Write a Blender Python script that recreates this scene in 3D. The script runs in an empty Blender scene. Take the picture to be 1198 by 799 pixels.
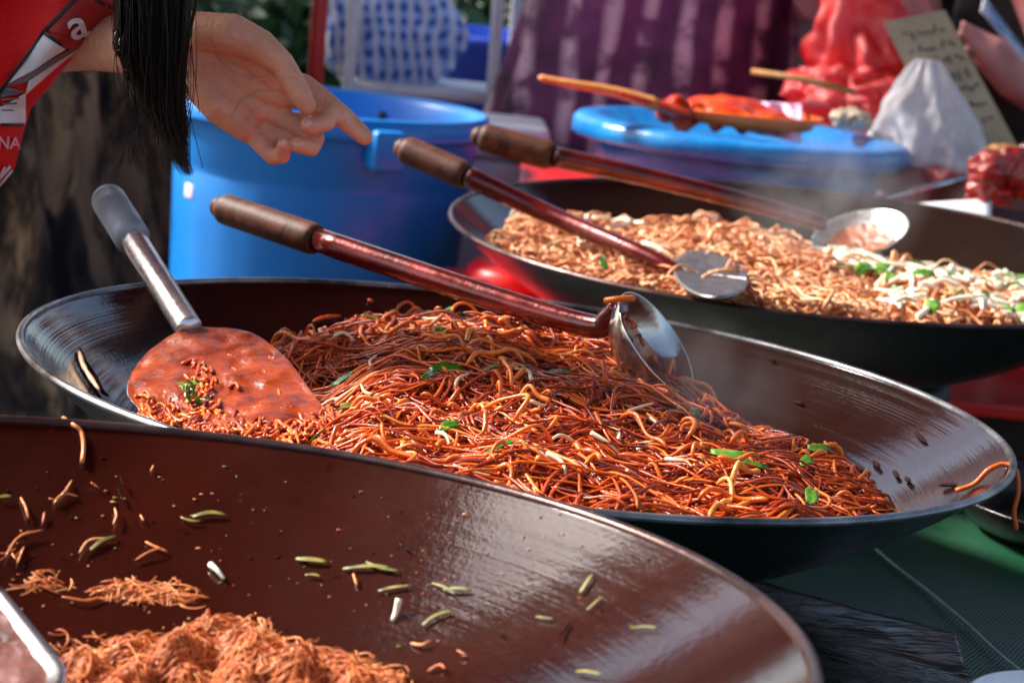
import bpy, bmesh, math, random
import numpy as np
from mathutils import Vector, Matrix, noise
random.seed(7); rng = np.random.default_rng(7)
PI = math.pi
sc = bpy.context.scene
COL = sc.collection
W, H, F = 1198, 799, 2400.0
PITCH, ROLL = 0.1964, 0.1064
CAM = Vector((0, 0, 1.15))
cp, sp, cr, sr = math.cos(PITCH), math.sin(PITCH), math.cos(ROLL), math.sin(ROLL)
R0, U0, FW = Vector((1, 0, 0)), Vector((0, sp, cp)), Vector((0, cp, -sp))
RIGHT = R0*cr + U0*sr
UP = -R0*sr + U0*cr

# ------------------------------------------------------------------ placing
def ray(px, py):
    return FW + RIGHT*((px-W/2)/F) - UP*((py-H/2)/F)
def at(px, py, Y):
    d = ray(px, py); return CAM + d*(Y/d.y)
def at_z(px, py, z):
    d = ray(px, py); return CAM + d*((z-CAM.z)/d.z)

# ------------------------------------------------------------------ object helpers
def tag(o, label=None, cat=None, group=None, kind=None):
    if label: o['label'] = label
    if cat: o['category'] = cat
    if group: o['group'] = group
    if kind: o['kind'] = kind
    return o
def empty(name, loc, label, cat, group=None):
    o = bpy.data.objects.new(name, None); COL.objects.link(o); o.location = loc
    o.empty_display_size = .05
    return tag(o, label, cat, group)
class MB:
    def __init__(s): s.v = []; s.f = []; s.m = []; s.c = []; s.n = 0
    def add(s, v, f, mi=0, col=None):
        v = np.asarray(v, float).reshape(-1, 3); s.v.append(v)
        b = s.n
        for q in f: s.f.append(tuple(int(i)+b for i in q)); s.m.append(mi)
        s.c.append(np.full(len(v), 0.5 if col is None else col)); s.n += len(v)
        return s
    def build(s, name, mats, parent=None, smooth=True):
        me = bpy.data.meshes.new(name)
        V = np.concatenate(s.v)
        cen = Vector((0, 0, 0))
        if parent is not None: cen = parent.location
        me.from_pydata((V-np.array(cen)).tolist(), [], s.f)
        if not isinstance(mats, (list, tuple)): mats = [mats]
        for m in mats: me.materials.append(m)
        me.polygons.foreach_set('material_index', s.m)
        me.polygons.foreach_set('use_smooth', [smooth]*len(s.f))
        a = me.attributes.new('tint', 'FLOAT', 'POINT'); a.data.foreach_set('value', np.concatenate(s.c))
        me.update()
        o = bpy.data.objects.new(name, me); COL.objects.link(o)
        if parent is not None: o.parent = parent
        return o
def frames(P):
    P = np.asarray(P, float); T = np.gradient(P, axis=0)
    T /= (np.linalg.norm(T, axis=1)[:, None]+1e-12)
    ref = np.array([0, 0, 1.]) if abs(T[:, 2]).mean() < .8 else np.array([1., 0, 0])
    N = [None]*len(P); n = np.cross(T[0], ref); n /= np.linalg.norm(n)+1e-12
    for i in range(len(P)):
        n = n-T[i]*np.dot(n, T[i]); n /= np.linalg.norm(n)+1e-12; N[i] = n
    N = np.array(N); B = np.cross(T, N)
    return P, T, N, B
def tube(P, r, seg=8, sx=1., sy=1., cap=True):
    P, T, N, B = frames(P); n = len(P)
    r = np.broadcast_to(np.asarray(r, float), (n,))
    a = np.linspace(0, 2*PI, seg, endpoint=False)
    V = P[:, None]+r[:, None, None]*(np.cos(a)[None, :, None]*N[:, None]*sx+np.sin(a)[None, :, None]*B[:, None]*sy)
    V = V.reshape(-1, 3); f = []
    for i in range(n-1):
        for j in range(seg):
            k = (j+1) % seg
            f.append((i*seg+j, i*seg+k, (i+1)*seg+k, (i+1)*seg+j))
    if cap:
        f.append(tuple(range(seg))[::-1]); f.append(tuple((n-1)*seg+j for j in range(seg)))
    return V, f
def lathe(prof, seg=64, c=(0, 0, 0), nrm=None, jit=None):
    a = np.linspace(0, 2*PI, seg, endpoint=False)
    V = []
    for r, z in prof:
        V.append(np.stack([r*np.cos(a), r*np.sin(a), np.full(seg, z)], 1))
    V = np.concatenate(V); n = len(prof); f = []
    for i in range(n-1):
        for j in range(seg):
            k = (j+1) % seg
            f.append((i*seg+j, i*seg+k, (i+1)*seg+k, (i+1)*seg+j))
    if nrm is not None:
        M = np.array(Vector((0, 0, 1)).rotation_difference(Vector(nrm).normalized()).to_matrix())
        V = V @ M.T
    return V+np.array(c), f
def box(c, s, rz=0, bev=.0):
    bm = bmesh.new(); bmesh.ops.create_cube(bm, size=1)
    bmesh.ops.scale(bm, vec=s, verts=bm.verts)
    if bev: bmesh.ops.bevel(bm, geom=bm.edges[:], offset=bev, segments=3, affect='EDGES', profile=.5)
    M = Matrix.Translation(c) @ Matrix.Rotation(rz, 4, 'Z')
    bmesh.ops.transform(bm, matrix=M, verts=bm.verts)
    bm.verts.index_update()
    v = [tuple(x.co) for x in bm.verts]; f = [tuple(x.index for x in q.verts) for q in bm.faces]; bm.free()
    return v, f
def grid(fn, nu, nv, thick=None):
    """fn(u,v)->point, u,v in 0..1; thick = vector offset for a second skin"""
    V = np.array([fn(i/(nu-1), j/(nv-1)) for j in range(nv) for i in range(nu)], float)
    f = [(j*nu+i, j*nu+i+1, (j+1)*nu+i+1, (j+1)*nu+i) for j in range(nv-1) for i in range(nu-1)]
    if thick is not None:
        n = len(V); V = np.concatenate([V, V+np.array(thick)])
        f += [tuple(k+n for k in q[::-1]) for q in f]
        for i in range(nu-1):
            f.append((i+1, i, i+n, i+1+n)); k = (nv-1)*nu
            f.append((k+i, k+i+1, k+i+1+n, k+i+n))
        for j in range(nv-1):
            f.append((j*nu, (j+1)*nu, (j+1)*nu+n, j*nu+n)); k = nu-1
            f.append(((j+1)*nu+k, j*nu+k, j*nu+k+n, (j+1)*nu+k+n))
    return V, f
def ico(c, r, sub=3, amp=0., fr=3., seed=0, sq=(1, 1, 1)):
    bm = bmesh.new(); bmesh.ops.create_icosphere(bm, subdivisions=sub, radius=1)
    v = []
    for x in bm.verts:
        d = 1+amp*noise.noise(x.co*fr+Vector((seed*7.1, seed*3.3, seed)))*2
        v.append((c[0]+x.co.x*r*d*sq[0], c[1]+x.co.y*r*d*sq[1], c[2]+x.co.z*r*d*sq[2]))
    bm.verts.index_update(); f = [tuple(x.index for x in q.verts) for q in bm.faces]; bm.free()
    return v, f
def spline(P, n=24):
    P = np.asarray([tuple(p) for p in P], float); m = len(P)
    Q = np.concatenate([[2*P[0]-P[1]], P, [2*P[-1]-P[-2]]]); out = []
    for t in np.linspace(0, m-1-1e-9, n):
        i = int(t); u = t-i; a, b, c, d = Q[i], Q[i+1], Q[i+2], Q[i+3]
        out.append(.5*((2*b)+(c-a)*u+(2*a-5*b+4*c-d)*u*u+(3*b-a-3*c+d)*u**3))
    return np.array(out)
def interp(x, xs, ys): return float(np.interp(x, xs, ys))

# ------------------------------------------------------------------ materials
def mat(name, col=(.5, .5, .5), rough=.5, metal=0., **k):
    m = bpy.data.materials.new(name); m.use_nodes = True
    nt = m.node_tree; b = nt.nodes['Principled BSDF']
    b.inputs['Base Color'].default_value = (*col, 1); b.inputs['Roughness'].default_value = rough
    b.inputs['Metallic'].default_value = metal
    for kk, v in k.items():
        key = {'coat': 'Coat Weight', 'coatr': 'Coat Roughness', 'spec': 'Specular IOR Level', 'trans': 'Transmission Weight',
               'sss': 'Subsurface Weight', 'sheen': 'Sheen Weight', 'alpha': 'Alpha', 'ior': 'IOR'}[kk]
        b.inputs[key].default_value = v
    if 'sss' in k:
        b.inputs['Subsurface Radius'].default_value = (1, .35, .2); b.inputs['Subsurface Scale'].default_value = .008
    return m
def N(m, t, **k):
    n = m.node_tree.nodes.new(t)
    for a, v in k.items(): setattr(n, a, v)
    return n
def L(m, a, b): m.node_tree.links.new(a, b)
def bs(m): return m.node_tree.nodes['Principled BSDF']
def coords(m, sc=(1, 1, 1), rot=(0, 0, 0), src='Object'):
    c = N(m, 'ShaderNodeTexCoord'); mp = N(m, 'ShaderNodeMapping')
    mp.inputs['Scale'].default_value = sc; mp.inputs['Rotation'].default_value = rot
    L(m, c.outputs[src], mp.inputs['Vector']); return mp.outputs['Vector']
def noi(m, vec, scale, det=4, rough=.55, dist=0):
    n = N(m, 'ShaderNodeTexNoise'); n.inputs['Scale'].default_value = scale
    n.inputs['Detail'].default_value = det; n.inputs['Roughness'].default_value = rough; n.inputs['Distortion'].default_value = dist
    L(m, vec, n.inputs['Vector']); return n.outputs['Fac']
def ramp(m, fac, stops):
    r = N(m, 'ShaderNodeValToRGB'); e = r.color_ramp.elements
    while len(e) < len(stops): e.new(.5)
    for i, (p, c) in enumerate(stops):
        e[i].position = p; e[i].color = (*c, 1) if not isinstance(c, (int, float)) else (c, c, c, 1)
    L(m, fac, r.inputs['Fac']); return r.outputs['Color']
def bump(m, h, dist=.001, st=1.):
    b = N(m, 'ShaderNodeBump'); b.inputs['Distance'].default_value = dist; b.inputs['Strength'].default_value = st
    L(m, h, b.inputs['Height']); L(m, b.outputs['Normal'], bs(m).inputs['Normal']); L(m, b.outputs['Normal'], bs(m).inputs['Coat Normal']); return b
def mix(m, fac, a, b, mode='MIX'):
    x = N(m, 'ShaderNodeMix', data_type='RGBA', blend_type=mode)
    for s, v in ((0, fac), (6, a), (7, b)):
        if hasattr(v, 'links'): L(m, v, x.inputs[s])
        else: x.inputs[s].default_value = v if s == 0 else (*v, 1)
    return x.outputs[2]
def mottle(name, c1, c2, rough=.5, scale=8, metal=0, bmp=0., bsc=None, src='Object', **k):
    m = mat(name, c1, rough, metal, **k); v = coords(m, src=src)
    f = noi(m, v, scale, 5)
    L(m, ramp(m, f, [(.35, c1), (.68, c2)]), bs(m).inputs['Base Color'])
    L(m, ramp(m, noi(m, v, scale*2.3), [(.3, max(rough-.1, .02)), (.75, min(rough+.12, 1))]), bs(m).inputs['Roughness'])
    if bmp: bump(m, noi(m, v, bsc or scale*6, 6), bmp)
    return m

def wok_inner_mat(name, c_dark, c_red, ring, redmix, rl=(.28, .4, .5), spw=.1, coatr=.10):
    m = mat(name, c_dark, .4, 0., coat=1., coatr=coatr, spec=.03)
    bs(m).inputs['Coat IOR'].default_value = 1.8
    v = coords(m)
    big = noi(m, v, 4, 4, .55, .4)
    L(m, ramp(m, big, [(.5-redmix*.35, c_dark), (.62-redmix*.3, c_red), (.9, tuple(x*1.3 for x in c_red))]), bs(m).inputs['Base Color'])
    spk = noi(m, v, 210, 3, .7)
    bc_ = bs(m).inputs['Base Color'].links[0].from_socket
    bc_ = mix(m, ramp(m, noi(m, v, 70, 6, .75), [(.60, 0.), (.68, .75)]), bc_, tuple(x*.25 for x in c_dark))
    bc_ = mix(m, ramp(m, noi(m, coords(m, (1, 1, 1), (1, 2, 3)), 120, 4, .8), [(.66, 0.), (.72, .6)]), bc_, (.09, .03, .014))
    bc_ = mix(m, ramp(m, noi(m, coords(m, (1, 1, 1), (2, 0, 1)), 3.2, 6, .6, 1.), [(.48, 0.), (.62, .55)]), bc_, tuple(x*1.9 for x in c_red))
    L(m, bc_, bs(m).inputs['Base Color'])
    r1 = ramp(m, noi(m, v, 9, 7, .62), [(.36, rl[0]), (.6, rl[1]), (.75, rl[2])])
    r2 = ramp(m, spk, [(.56, .0), (.70, spw)])
    L(m, mix(m, 1., r1, r2, 'ADD'), bs(m).inputs['Roughness'])
    L(m, ramp(m, noi(m, v, 34, 7, .7, .6), [(.40, coatr*.7), (.60, coatr*1.1), (.74, coatr*1.9)]), bs(m).inputs['Coat Roughness'])
    ln = N(m, 'ShaderNodeVectorMath', operation='LENGTH')
    L(m, v, ln.inputs[0])
    cmb = N(m, 'ShaderNodeCombineXYZ'); L(m, ln.outputs['Value'], cmb.inputs[0])
    rn = noi(m, cmb.outputs[0], 85, 4, .7)
    a = N(m, 'ShaderNodeMath', operation='MULTIPLY'); a.inputs[1].default_value = ring; L(m, rn, a.inputs[0])
    b = N(m, 'ShaderNodeMath', operation='MULTIPLY_ADD'); b.inputs[1].default_value = .45; L(m, spk, b.inputs[0]); L(m, a.outputs[0], b.inputs[2])
    c = N(m, 'ShaderNodeMath', operation='MULTIPLY_ADD'); c.inputs[1].default_value = .5; L(m, noi(m, v, 16, 4), c.inputs[0]); L(m, b.outputs[0], c.inputs[2])
    bump(m, c.outputs[0], .0005, .5)
    return m
M_in_mid = wok_inner_mat('oiled_iron', (.004, .0035, .003), (.012, .003, .002), 4.5, .42, coatr=.085)
M_in_front = wok_inner_mat('oiled_iron_red', (.008, .0014, .0009), (.022, .0032, .0016), .7, .45, coatr=.085)
M_in_back = wok_inner_mat('oiled_iron_grey', (.007, .006, .005), (.014, .007, .005), 1.5, .3)
M_out = mottle('teal_reflection_iron', (.008, .018, .017), (.015, .032, .030), .33, 9, .4, .0006, 60, coat=.2)  # teal base paints the green cloth's reflection onto the outer iron
M_rim = mottle('worn_rim', (.03, .027, .025), (.30, .30, .31), .3, 14, .7, .0005)
M_rimd = mottle('dark_rim', (.03, .012, .009), (.10, .05, .045), .3, 14, .5, .0005)
M_steel = mottle('steel', (.60, .58, .56), (.42, .38, .34), .2, 30, 1., .0003)
M_steel_dull = mottle('dull_steel', (.34, .33, .33), (.22, .21, .21), .38, 60, 1., .0004)
M_shaft = mottle('oily_red_shaft', (.20, .016, .012), (.07, .012, .010), .22, 22, .55, .0004, coat=.8, coatr=.06)
M_gripgrey = mottle('grey_grip', (.26, .28, .30), (.36, .38, .40), .45, 30, .2)
def wood_mat(name, a, b):
    m = mat(name, a, .55, spec=.3)
    v = coords(m, (1, 1, 1))
    n = noi(m, v, 35, 7, .65, 2.)
    L(m, ramp(m, n, [(.35, a), (.7, b)]), bs(m).inputs['Base Color']); bump(m, n, .0008); return m
M_grip = wood_mat('dark_grip_wood', (.030, .008, .004), (.15, .042, .017))
M_paddle = wood_mat('pale_paddle_wood', (.55, .17, .04), (.75, .33, .10))

def sauce_mat(name, c1, c2, c3, sc=60):
    m = mat(name, c1, .18, coat=.5, coatr=.05, sss=.0); v = coords(m)
    n = noi(m, v, sc, 6, .65, .4)
    L(m, ramp(m, n, [(.3, c3), (.48, c1), (.7, c2)]), bs(m).inputs['Base Color'])
    bump(m, noi(m, v, sc*1.6, 6, .7), .0022)
    L(m, ramp(m, noi(m, v, sc*.5), [(.4, .12), (.7, .4)]), bs(m).inputs['Roughness'])
    return m
M_sauce = sauce_mat('noodle_sauce', (.25, .028, .003), (.38, .060, .006), (.07, .007, .002), 46)
M_chili = sauce_mat('chilli_sauce', (.60, .035, .006), (.74, .13, .012), (.20, .006, .003), 30)

for m_ in (M_chili, M_sauce): bs(m_).inputs['Coat Weight'].default_value = .15; bs(m_).inputs['Specular IOR Level'].default_value = .3
def noodle_mat(name, stops, rough=.22, **k):
    m = mat(name, (.5, .1, .02), rough+.16, coat=.22, coatr=.07, spec=.35, **k)
    a = N(m, 'ShaderNodeAttribute', attribute_name='tint')
    v = coords(m)
    mx = N(m, 'ShaderNodeMath', operation='MULTIPLY_ADD'); mx.inputs[1].default_value = .35
    L(m, noi(m, v, 90, 3), mx.inputs[0])
    s = N(m, 'ShaderNodeMath', operation='SUBTRACT'); s.inputs[1].default_value = .175
    L(m, a.outputs['Fac'], s.inputs[0]); L(m, s.outputs[0], mx.inputs[2])
    L(m, ramp(m, mx.outputs[0], stops), bs(m).inputs['Base Color'])
    bump(m, noi(m, v, 500, 3), .0004)
    return m
M_noodle = noodle_mat('stained_noodle', [(0, (.045, .004, .0015)), (.22, (.26, .022, .0025)), (.52, (.64, .085, .005)), (.84, (.82, .20, .016)), (1, (.84, .44, .12))])
M_pale = noodle_mat('pale_noodle', [(0, (.24, .05, .015)), (.35, (.60, .20, .075)), (.7, (.78, .38, .17)), (1, (.86, .66, .42))], .25)
M_verm = noodle_mat('rice_vermicelli', [(0, (.22, .03, .006)), (.4, (.58, .14, .03)), (.75, (.76, .27, .075)), (1, (.84, .42, .16))], .35)
M_sprout = mat('bean_sprout', (.86, .80, .62), .22, coat=.3, sss=.3)
M_stained = mottle('stained_sprout', (.80, .50, .24), (.86, .72, .48), .22, 60, coat=.3)
M_leaf = mottle('scallion_leaf', (.02, .10, .008), (.05, .20, .015), .25, 60, coat=.4)
M_leafb = mottle('bright_leaf', (.03, .14, .010), (.22, .38, .06), .3, 90, coat=.2)
M_olive = mottle('cooked_stalk', (.06, .07, .010), (.28, .22, .03), .45, 90)
M_char = mat('charred_crumb', (.02, .006, .004), .85, spec=.1)

def plastic(name, c, rough=.35, bm=.0003, **k):
    return mottle(name, c, tuple(min(1, x*1.12) for x in c), rough, 5, 0, bm, 200, **k)
M_blue = plastic('blue_plastic', (.008, .20, .62), .36)
M_bluelid = mottle('scuffed_blue_plastic', (.004, .14, .46), (.012, .24, .60), .3, 14, 0, .0008, 60)
M_dblue = plastic('deep_blue_plastic', (.02, .07, .50), .4)
M_redp = plastic('red_plastic', (.62, .008, .006), .35)
M_white = mottle('white_foam', (.80, .82, .84), (.70, .74, .78), .6, 6)
M_wpaint = mottle('white_paint', (.78, .79, .82), (.62, .64, .68), .35, 20)
M_redpaint = mottle('red_paint', (.60, .008, .006), (.42, .01, .008), .35, 20)
M_black = mat('black_hole', (.006, .006, .007), .6)
M_ltag = mat('pink_white_tag', (.82, .68, .72), .5)

# ------------------------------------------------------------------ camera, world, sun
cam = bpy.data.cameras.new('camera'); co = bpy.data.objects.new('camera', cam); COL.objects.link(co)
M4 = Matrix((( RIGHT.x, UP.x, -FW.x, CAM.x), (RIGHT.y, UP.y, -FW.y, CAM.y), (RIGHT.z, UP.z, -FW.z, CAM.z), (0, 0, 0, 1)))
co.matrix_world = M4
cam.lens = F/W*36; cam.sensor_width = 36; cam.clip_start = .02; cam.clip_end = 500
cam.dof.use_dof = True; cam.dof.focus_distance = 1.50; cam.dof.aperture_fstop = 9.5
sc.camera = co
w = bpy.data.worlds.new('World'); sc.world = w; w.use_nodes = True
sky = w.node_tree.nodes.new('ShaderNodeTexSky'); sky.sky_type = 'NISHITA'; sky.sun_disc = False
SUN_EL, SUN_AZ = math.radians(40), math.radians(-70)      # azimuth from +Y towards +X
sky.sun_elevation = SUN_EL; sky.sun_rotation = SUN_AZ; sky.dust_density = 3.; sky.air_density = 1.
w.node_tree.links.new(sky.outputs[0], w.node_tree.nodes['Background'].inputs[0])
w.node_tree.nodes['Background'].inputs[1].default_value = .115
sl = bpy.data.lights.new('sun', 'SUN'); so = bpy.data.objects.new('sun', sl); COL.objects.link(so)
sl.energy = 5.0; sl.angle = math.radians(10); sl.color = (1, .95, .88)
sd = Vector((math.sin(SUN_AZ)*math.cos(SUN_EL), math.cos(SUN_AZ)*math.cos(SUN_EL), math.sin(SUN_EL)))
so.rotation_euler = sd.to_track_quat('Z', 'Y').to_euler()
vs = sc.view_settings; vs.view_transform = 'Standard'; vs.look = 'None'; vs.gamma = 1; vs.exposure = 1.12
sc.cycles.use_denoising = True
sc.cycles.max_bounces = 10; sc.cycles.volume_bounces = 0; sc.cycles.transparent_max_bounces = 12

# ------------------------------------------------------------------ ground
m = mottle('ground_concrete', (.025, .022, .02), (.06, .055, .05), .8, 3, 0, .003, 40)
mb = MB(); mb.add([(-60, -60, 0), (60, -60, 0), (60, 60, 0), (-60, 60, 0)], [(0, 1, 2, 3)])
tag(mb.build('ground', m), kind='structure')

# ------------------------------------------------------------------ woks
class Wok: pass
def make_wok(C, r, tilt, minner, label, mrim, Rk=1.5):
    k = Wok(); k.C = Vector(C); k.r = r; k.R = r*Rk; k.n = Vector((tilt[0], tilt[1], 1)).normalized()
    k.depth = k.R-math.sqrt(k.R**2-r**2)
    root = empty('wok', k.C-k.n*(k.depth+.003), label, 'wok')
    root.rotation_euler = (0, 0, 0)
    k.bottom = k.C-k.n*k.depth
    t = .0025; n = 40
    pin = []; 
    for i in range(n+1):
        q = r*(1-i/n); q = max(q, .002)
        pin.append((q, k.R-math.sqrt(k.R**2-q*q)-k.depth))
    pout = []
    for i in range(n+1):
        q = max((r+t)*i/n, .002)
        pout.append((q, (k.R)-math.sqrt((k.R)**2-min(q, k.R*.999)**2)-k.depth-t*1.2))
    mb = MB(); v, f = lathe(pin, 128, k.C, k.n); f = [q[::-1] for q in f]; mb.add(v, [q[::-1] for q in f], 0)
    v, f = lathe(pout, 128, k.C, k.n); mb.add(v, f, 1)
    o = mb.build('bowl', [minner, M_out], root)
    # rolled rim
    v, f = lathe([(r+.0005+.0034*math.cos(a), -.0008+.003*math.sin(a)) for a in np.linspace(0, 2*PI, 11)], 160, k.C, k.n)
    MB().add(v, f).build('rim', mrim, root)
    k.root = root
    return k
mid = make_wok((.009, 1.649, .793), .40, (.026, .015), M_in_mid, 'black wok in the middle piled high with glossy orange noodles', M_rim)
front = make_wok((-.1896, .8976, .8431), .34, (.006, .055), M_in_front, 'reddish brown wok nearest the viewer, nearly empty with scraps on its wall', M_rimd)
back = make_wok((.3413, 2.4959, .8163), .432, (-.018, -.038), M_in_back, 'dark wok at the back right holding pale noodles and bean sprouts', M_rimd)
def wall_z(k, x, y):
    """height of the inner wall at world x,y"""
    q2 = (x-k.C.x)**2+(y-k.C.y)**2
    q2 = min(q2, (k.R*.98)**2)
    z = k.C.z+k.R-math.sqrt(k.R**2-q2)-k.depth
    return z-((x-k.C.x)*k.n.x+(y-k.C.y)*k.n.y)
def on_wok(k, px, py, lift=.0):
    """first hit of a pixel ray with the far inner wall"""
    d = ray(px, py).normalized(); S = k.C+k.n*(k.R-k.depth)
    oc = CAM-S; b = oc.dot(d); c = oc.dot(oc)-(k.R-lift)**2; D = b*b-c
    t = -b+math.sqrt(max(D, 0)); return CAM+d*t
def wok_normal(k, p): return ((k.C+k.n*(k.R-k.depth))-Vector(p)).normalized()

RT_Y = 0
# wok stands (rings on the tables)
TZ = .615
def stand(k, z0, label):
    root = empty('wok_stand', (k.bottom.x, k.bottom.y, z0), label, 'wok stand')
    rr = k.r*.42; zt = k.C.z-k.depth+k.R-math.sqrt(k.R**2-rr**2)-.006
    v, f = lathe([(rr+.006*math.cos(a), zt+.006*math.sin(a)) for a in np.linspace(0, 2*PI, 9)], 48, (k.bottom.x, k.bottom.y, 0))
    MB().add(v, f).build('ring', M_black, root)
    for j in range(3):
        a = j*2*PI/3+.5; c = Vector((k.bottom.x+rr*math.cos(a), k.bottom.y+rr*math.sin(a), 0))
        v, f = tube([c+Vector((0, 0, z0)), c+Vector((0, 0, zt))], .006, 8); MB().add(v, f).build('leg', M_black, root)

# ------------------------------------------------------------------ tables and cloths
def cloth_green():
    m = mat('green_woven_cloth', (.01, .12, .05), .45, coat=.1)
    v = coords(m, rot=(0, 0, .5))
    w1 = N(m, 'ShaderNodeTexWave', bands_direction='X'); w1.inputs['Scale'].default_value = 90; L(m, v, w1.inputs['Vector'])
    w2 = N(m, 'ShaderNodeTexWave', bands_direction='Y'); w2.inputs['Scale'].default_value = 90; L(m, v, w2.inputs['Vector'])
    mm = N(m, 'ShaderNodeMath', operation='MULTIPLY'); L(m, w1.outputs['Fac'], mm.inputs[0]); L(m, w2.outputs['Fac'], mm.inputs[1])
    c = ramp(m, mm.outputs[0], [(.0, (.0015, .03, .014)), (.6, (.006, .14, .055))])
    c = mix(m, ramp(m, noi(m, v, 7, 5), [(.4, 0.), (.75, .7)]), c, (.02, .06, .035))
    L(m, c, bs(m).inputs['Base Color']); bump(m, mm.outputs[0], .0008)
    return m
M_green = cloth_green()
M_sheet = mottle('black_plastic_sheet', (.008, .010, .010), (.02, .024, .023), .24, 6, 0, .0)
bump(M_sheet, noi(M_sheet, coords(M_sheet, (1, 3, 1), (0, 0, .25)), 6, 5, .55, 1.2), .006)
M_tabletop = mottle('dark_board', (.010, .008, .007), (.025, .018, .015), .7, 8)
def table(x0, x1, y0, y1, z, th, mtop, mleg, label):
    root = empty('stall_table', ((x0+x1)/2, (y0+y1)/2, 0), label, 'table')
    v, f = box(((x0+x1)/2, (y0+y1)/2, z-th/2), (x1-x0, y1-y0, th), 0, .004); MB().add(v, f).build('tabletop', mtop, root, False)
    for x in (x0+.05, x1-.05):
        for y in (y0+.05, y1-.05):
            v, f = box((x, y, (z-th)/2), (.04, .04, z-th-.001)); MB().add(v, f).build('leg', mleg, root, False)
    return root
table(-.50, 1.3, .35, 1.93, TZ, .03, M_tabletop, M_steel_dull, 'low dark stall table under the middle and nearest woks')
RT = .63
table(-.12, 1.6, at_z(1165, 473, RT).y, 3.15, RT, .018, M_redp, M_steel_dull, 'red stall table beneath the back wok')
stand(mid, TZ+.012, 'black ring stand holding up the middle wok')
stand(front, TZ+.012, 'black ring stand holding up the nearest wok')
root = empty('added_burner', (back.bottom.x, back.bottom.y, RT), 'black drum burner added to darken the gap under the back wok on the red table', 'burner')
v, f = lathe([(.002, .002), (.19, .002), (.20, .01), (.20, .035), (.18, .04), (.15, .030), (.002, .03)], 56, root.location); MB().add(v, f).build('added_dark_drum', M_black, root)  # added black drum stands in for the dark under the back wok
def wav(p, a, fr, s=0): return a*noise.noise(Vector((p[0]*fr+s, p[1]*fr, s)))
mb = MB(); v, f = grid(lambda u, w_: (lambda x, y: (x, y, TZ+.004+abs(wav((x, y), .006, 9, 3))))(-.1+1.38*u, .5+1.6*w_), 70, 80, (0, 0, .002)); mb.add(v, f)
tag(mb.build('tablecloth', M_green), 'dark green woven cloth covering the right side of the stall table', 'tablecloth')
# black plastic sheet with a corner seen bottom right
A, B_, C_, D_ = at_z(860, 672, TZ+.016), at_z(1118, 742, TZ+.016), at_z(1160, 880, TZ+.016), at_z(500, 900, TZ+.016)
def shf(u, w_):
    p = (A*(1-u)+B_*u)*(1-w_)+(D_*(1-u)+C_*u)*w_
    return (p.x, p.y, TZ+.014+abs(wav(p, .007, 9, 5))+abs(wav(p, .0012, 40, 9)))
v, f = grid(shf, 80, 50, (0, 0, .0015))
tag(MB().add(v, f).build('plastic_sheet', M_sheet), 'crinkled black plastic sheet beside the nearest wok', 'plastic sheet')
# pale seam lying across the green cloth
M_seam = mottle('frayed_string', (.40, .42, .36), (.20, .26, .2), .6, 60)
P = [at_z(x, y, TZ+.013) for x, y in ((1010, 628), (1040, 655), (1085, 690), (1130, 728), (1170, 765), (1215, 800))]
v, f = tube(spline(P, 30), .0016, 6, 1.4, .5)
tag(MB().add(v, f).build('string', M_seam), 'pale frayed string lying across the green cloth', 'string')
# black pan on the right behind the cloth
bp = at_z(1230, 618, TZ+.02)
root = empty('frying_pan', (bp.x+.05, bp.y+.02, TZ+.012), 'black pan with a shiny edge at the right of the middle wok', 'pan')
v, f = lathe([(.002, .004), (.10, .004), (.125, .012), (.150, .036), (.153, .037), (.154, .034), (.128, .006), (.10, 0), (.002, 0)], 64, root.location)
MB().add(v, f).build('pan_body', mottle('pan_iron', (.012, .011, .011), (.03, .028, .028), .2, 20, .7, .0005), root)
v, f = tube([root.location+Vector((.15, .02, .03)), root.location+Vector((.30, .05, .06))], .011, 10, 1.3, .7); MB().add(v, f).build('handle', M_black, root)
# white bowl cropped at the bottom right
wb = at_z(1262, 862, TZ+.05)
v, f = lathe([(.002, .002), (.035, .002), (.06, .03), (.075, .06), (.077, .06), (.062, .028), (.037, 0), (.002, 0)], 48, (wb.x, wb.y, TZ+.008))
tag(MB().add(v, f).build('white_bowl', M_white), 'white bowl cut off at the bottom right corner', 'bowl')

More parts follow.
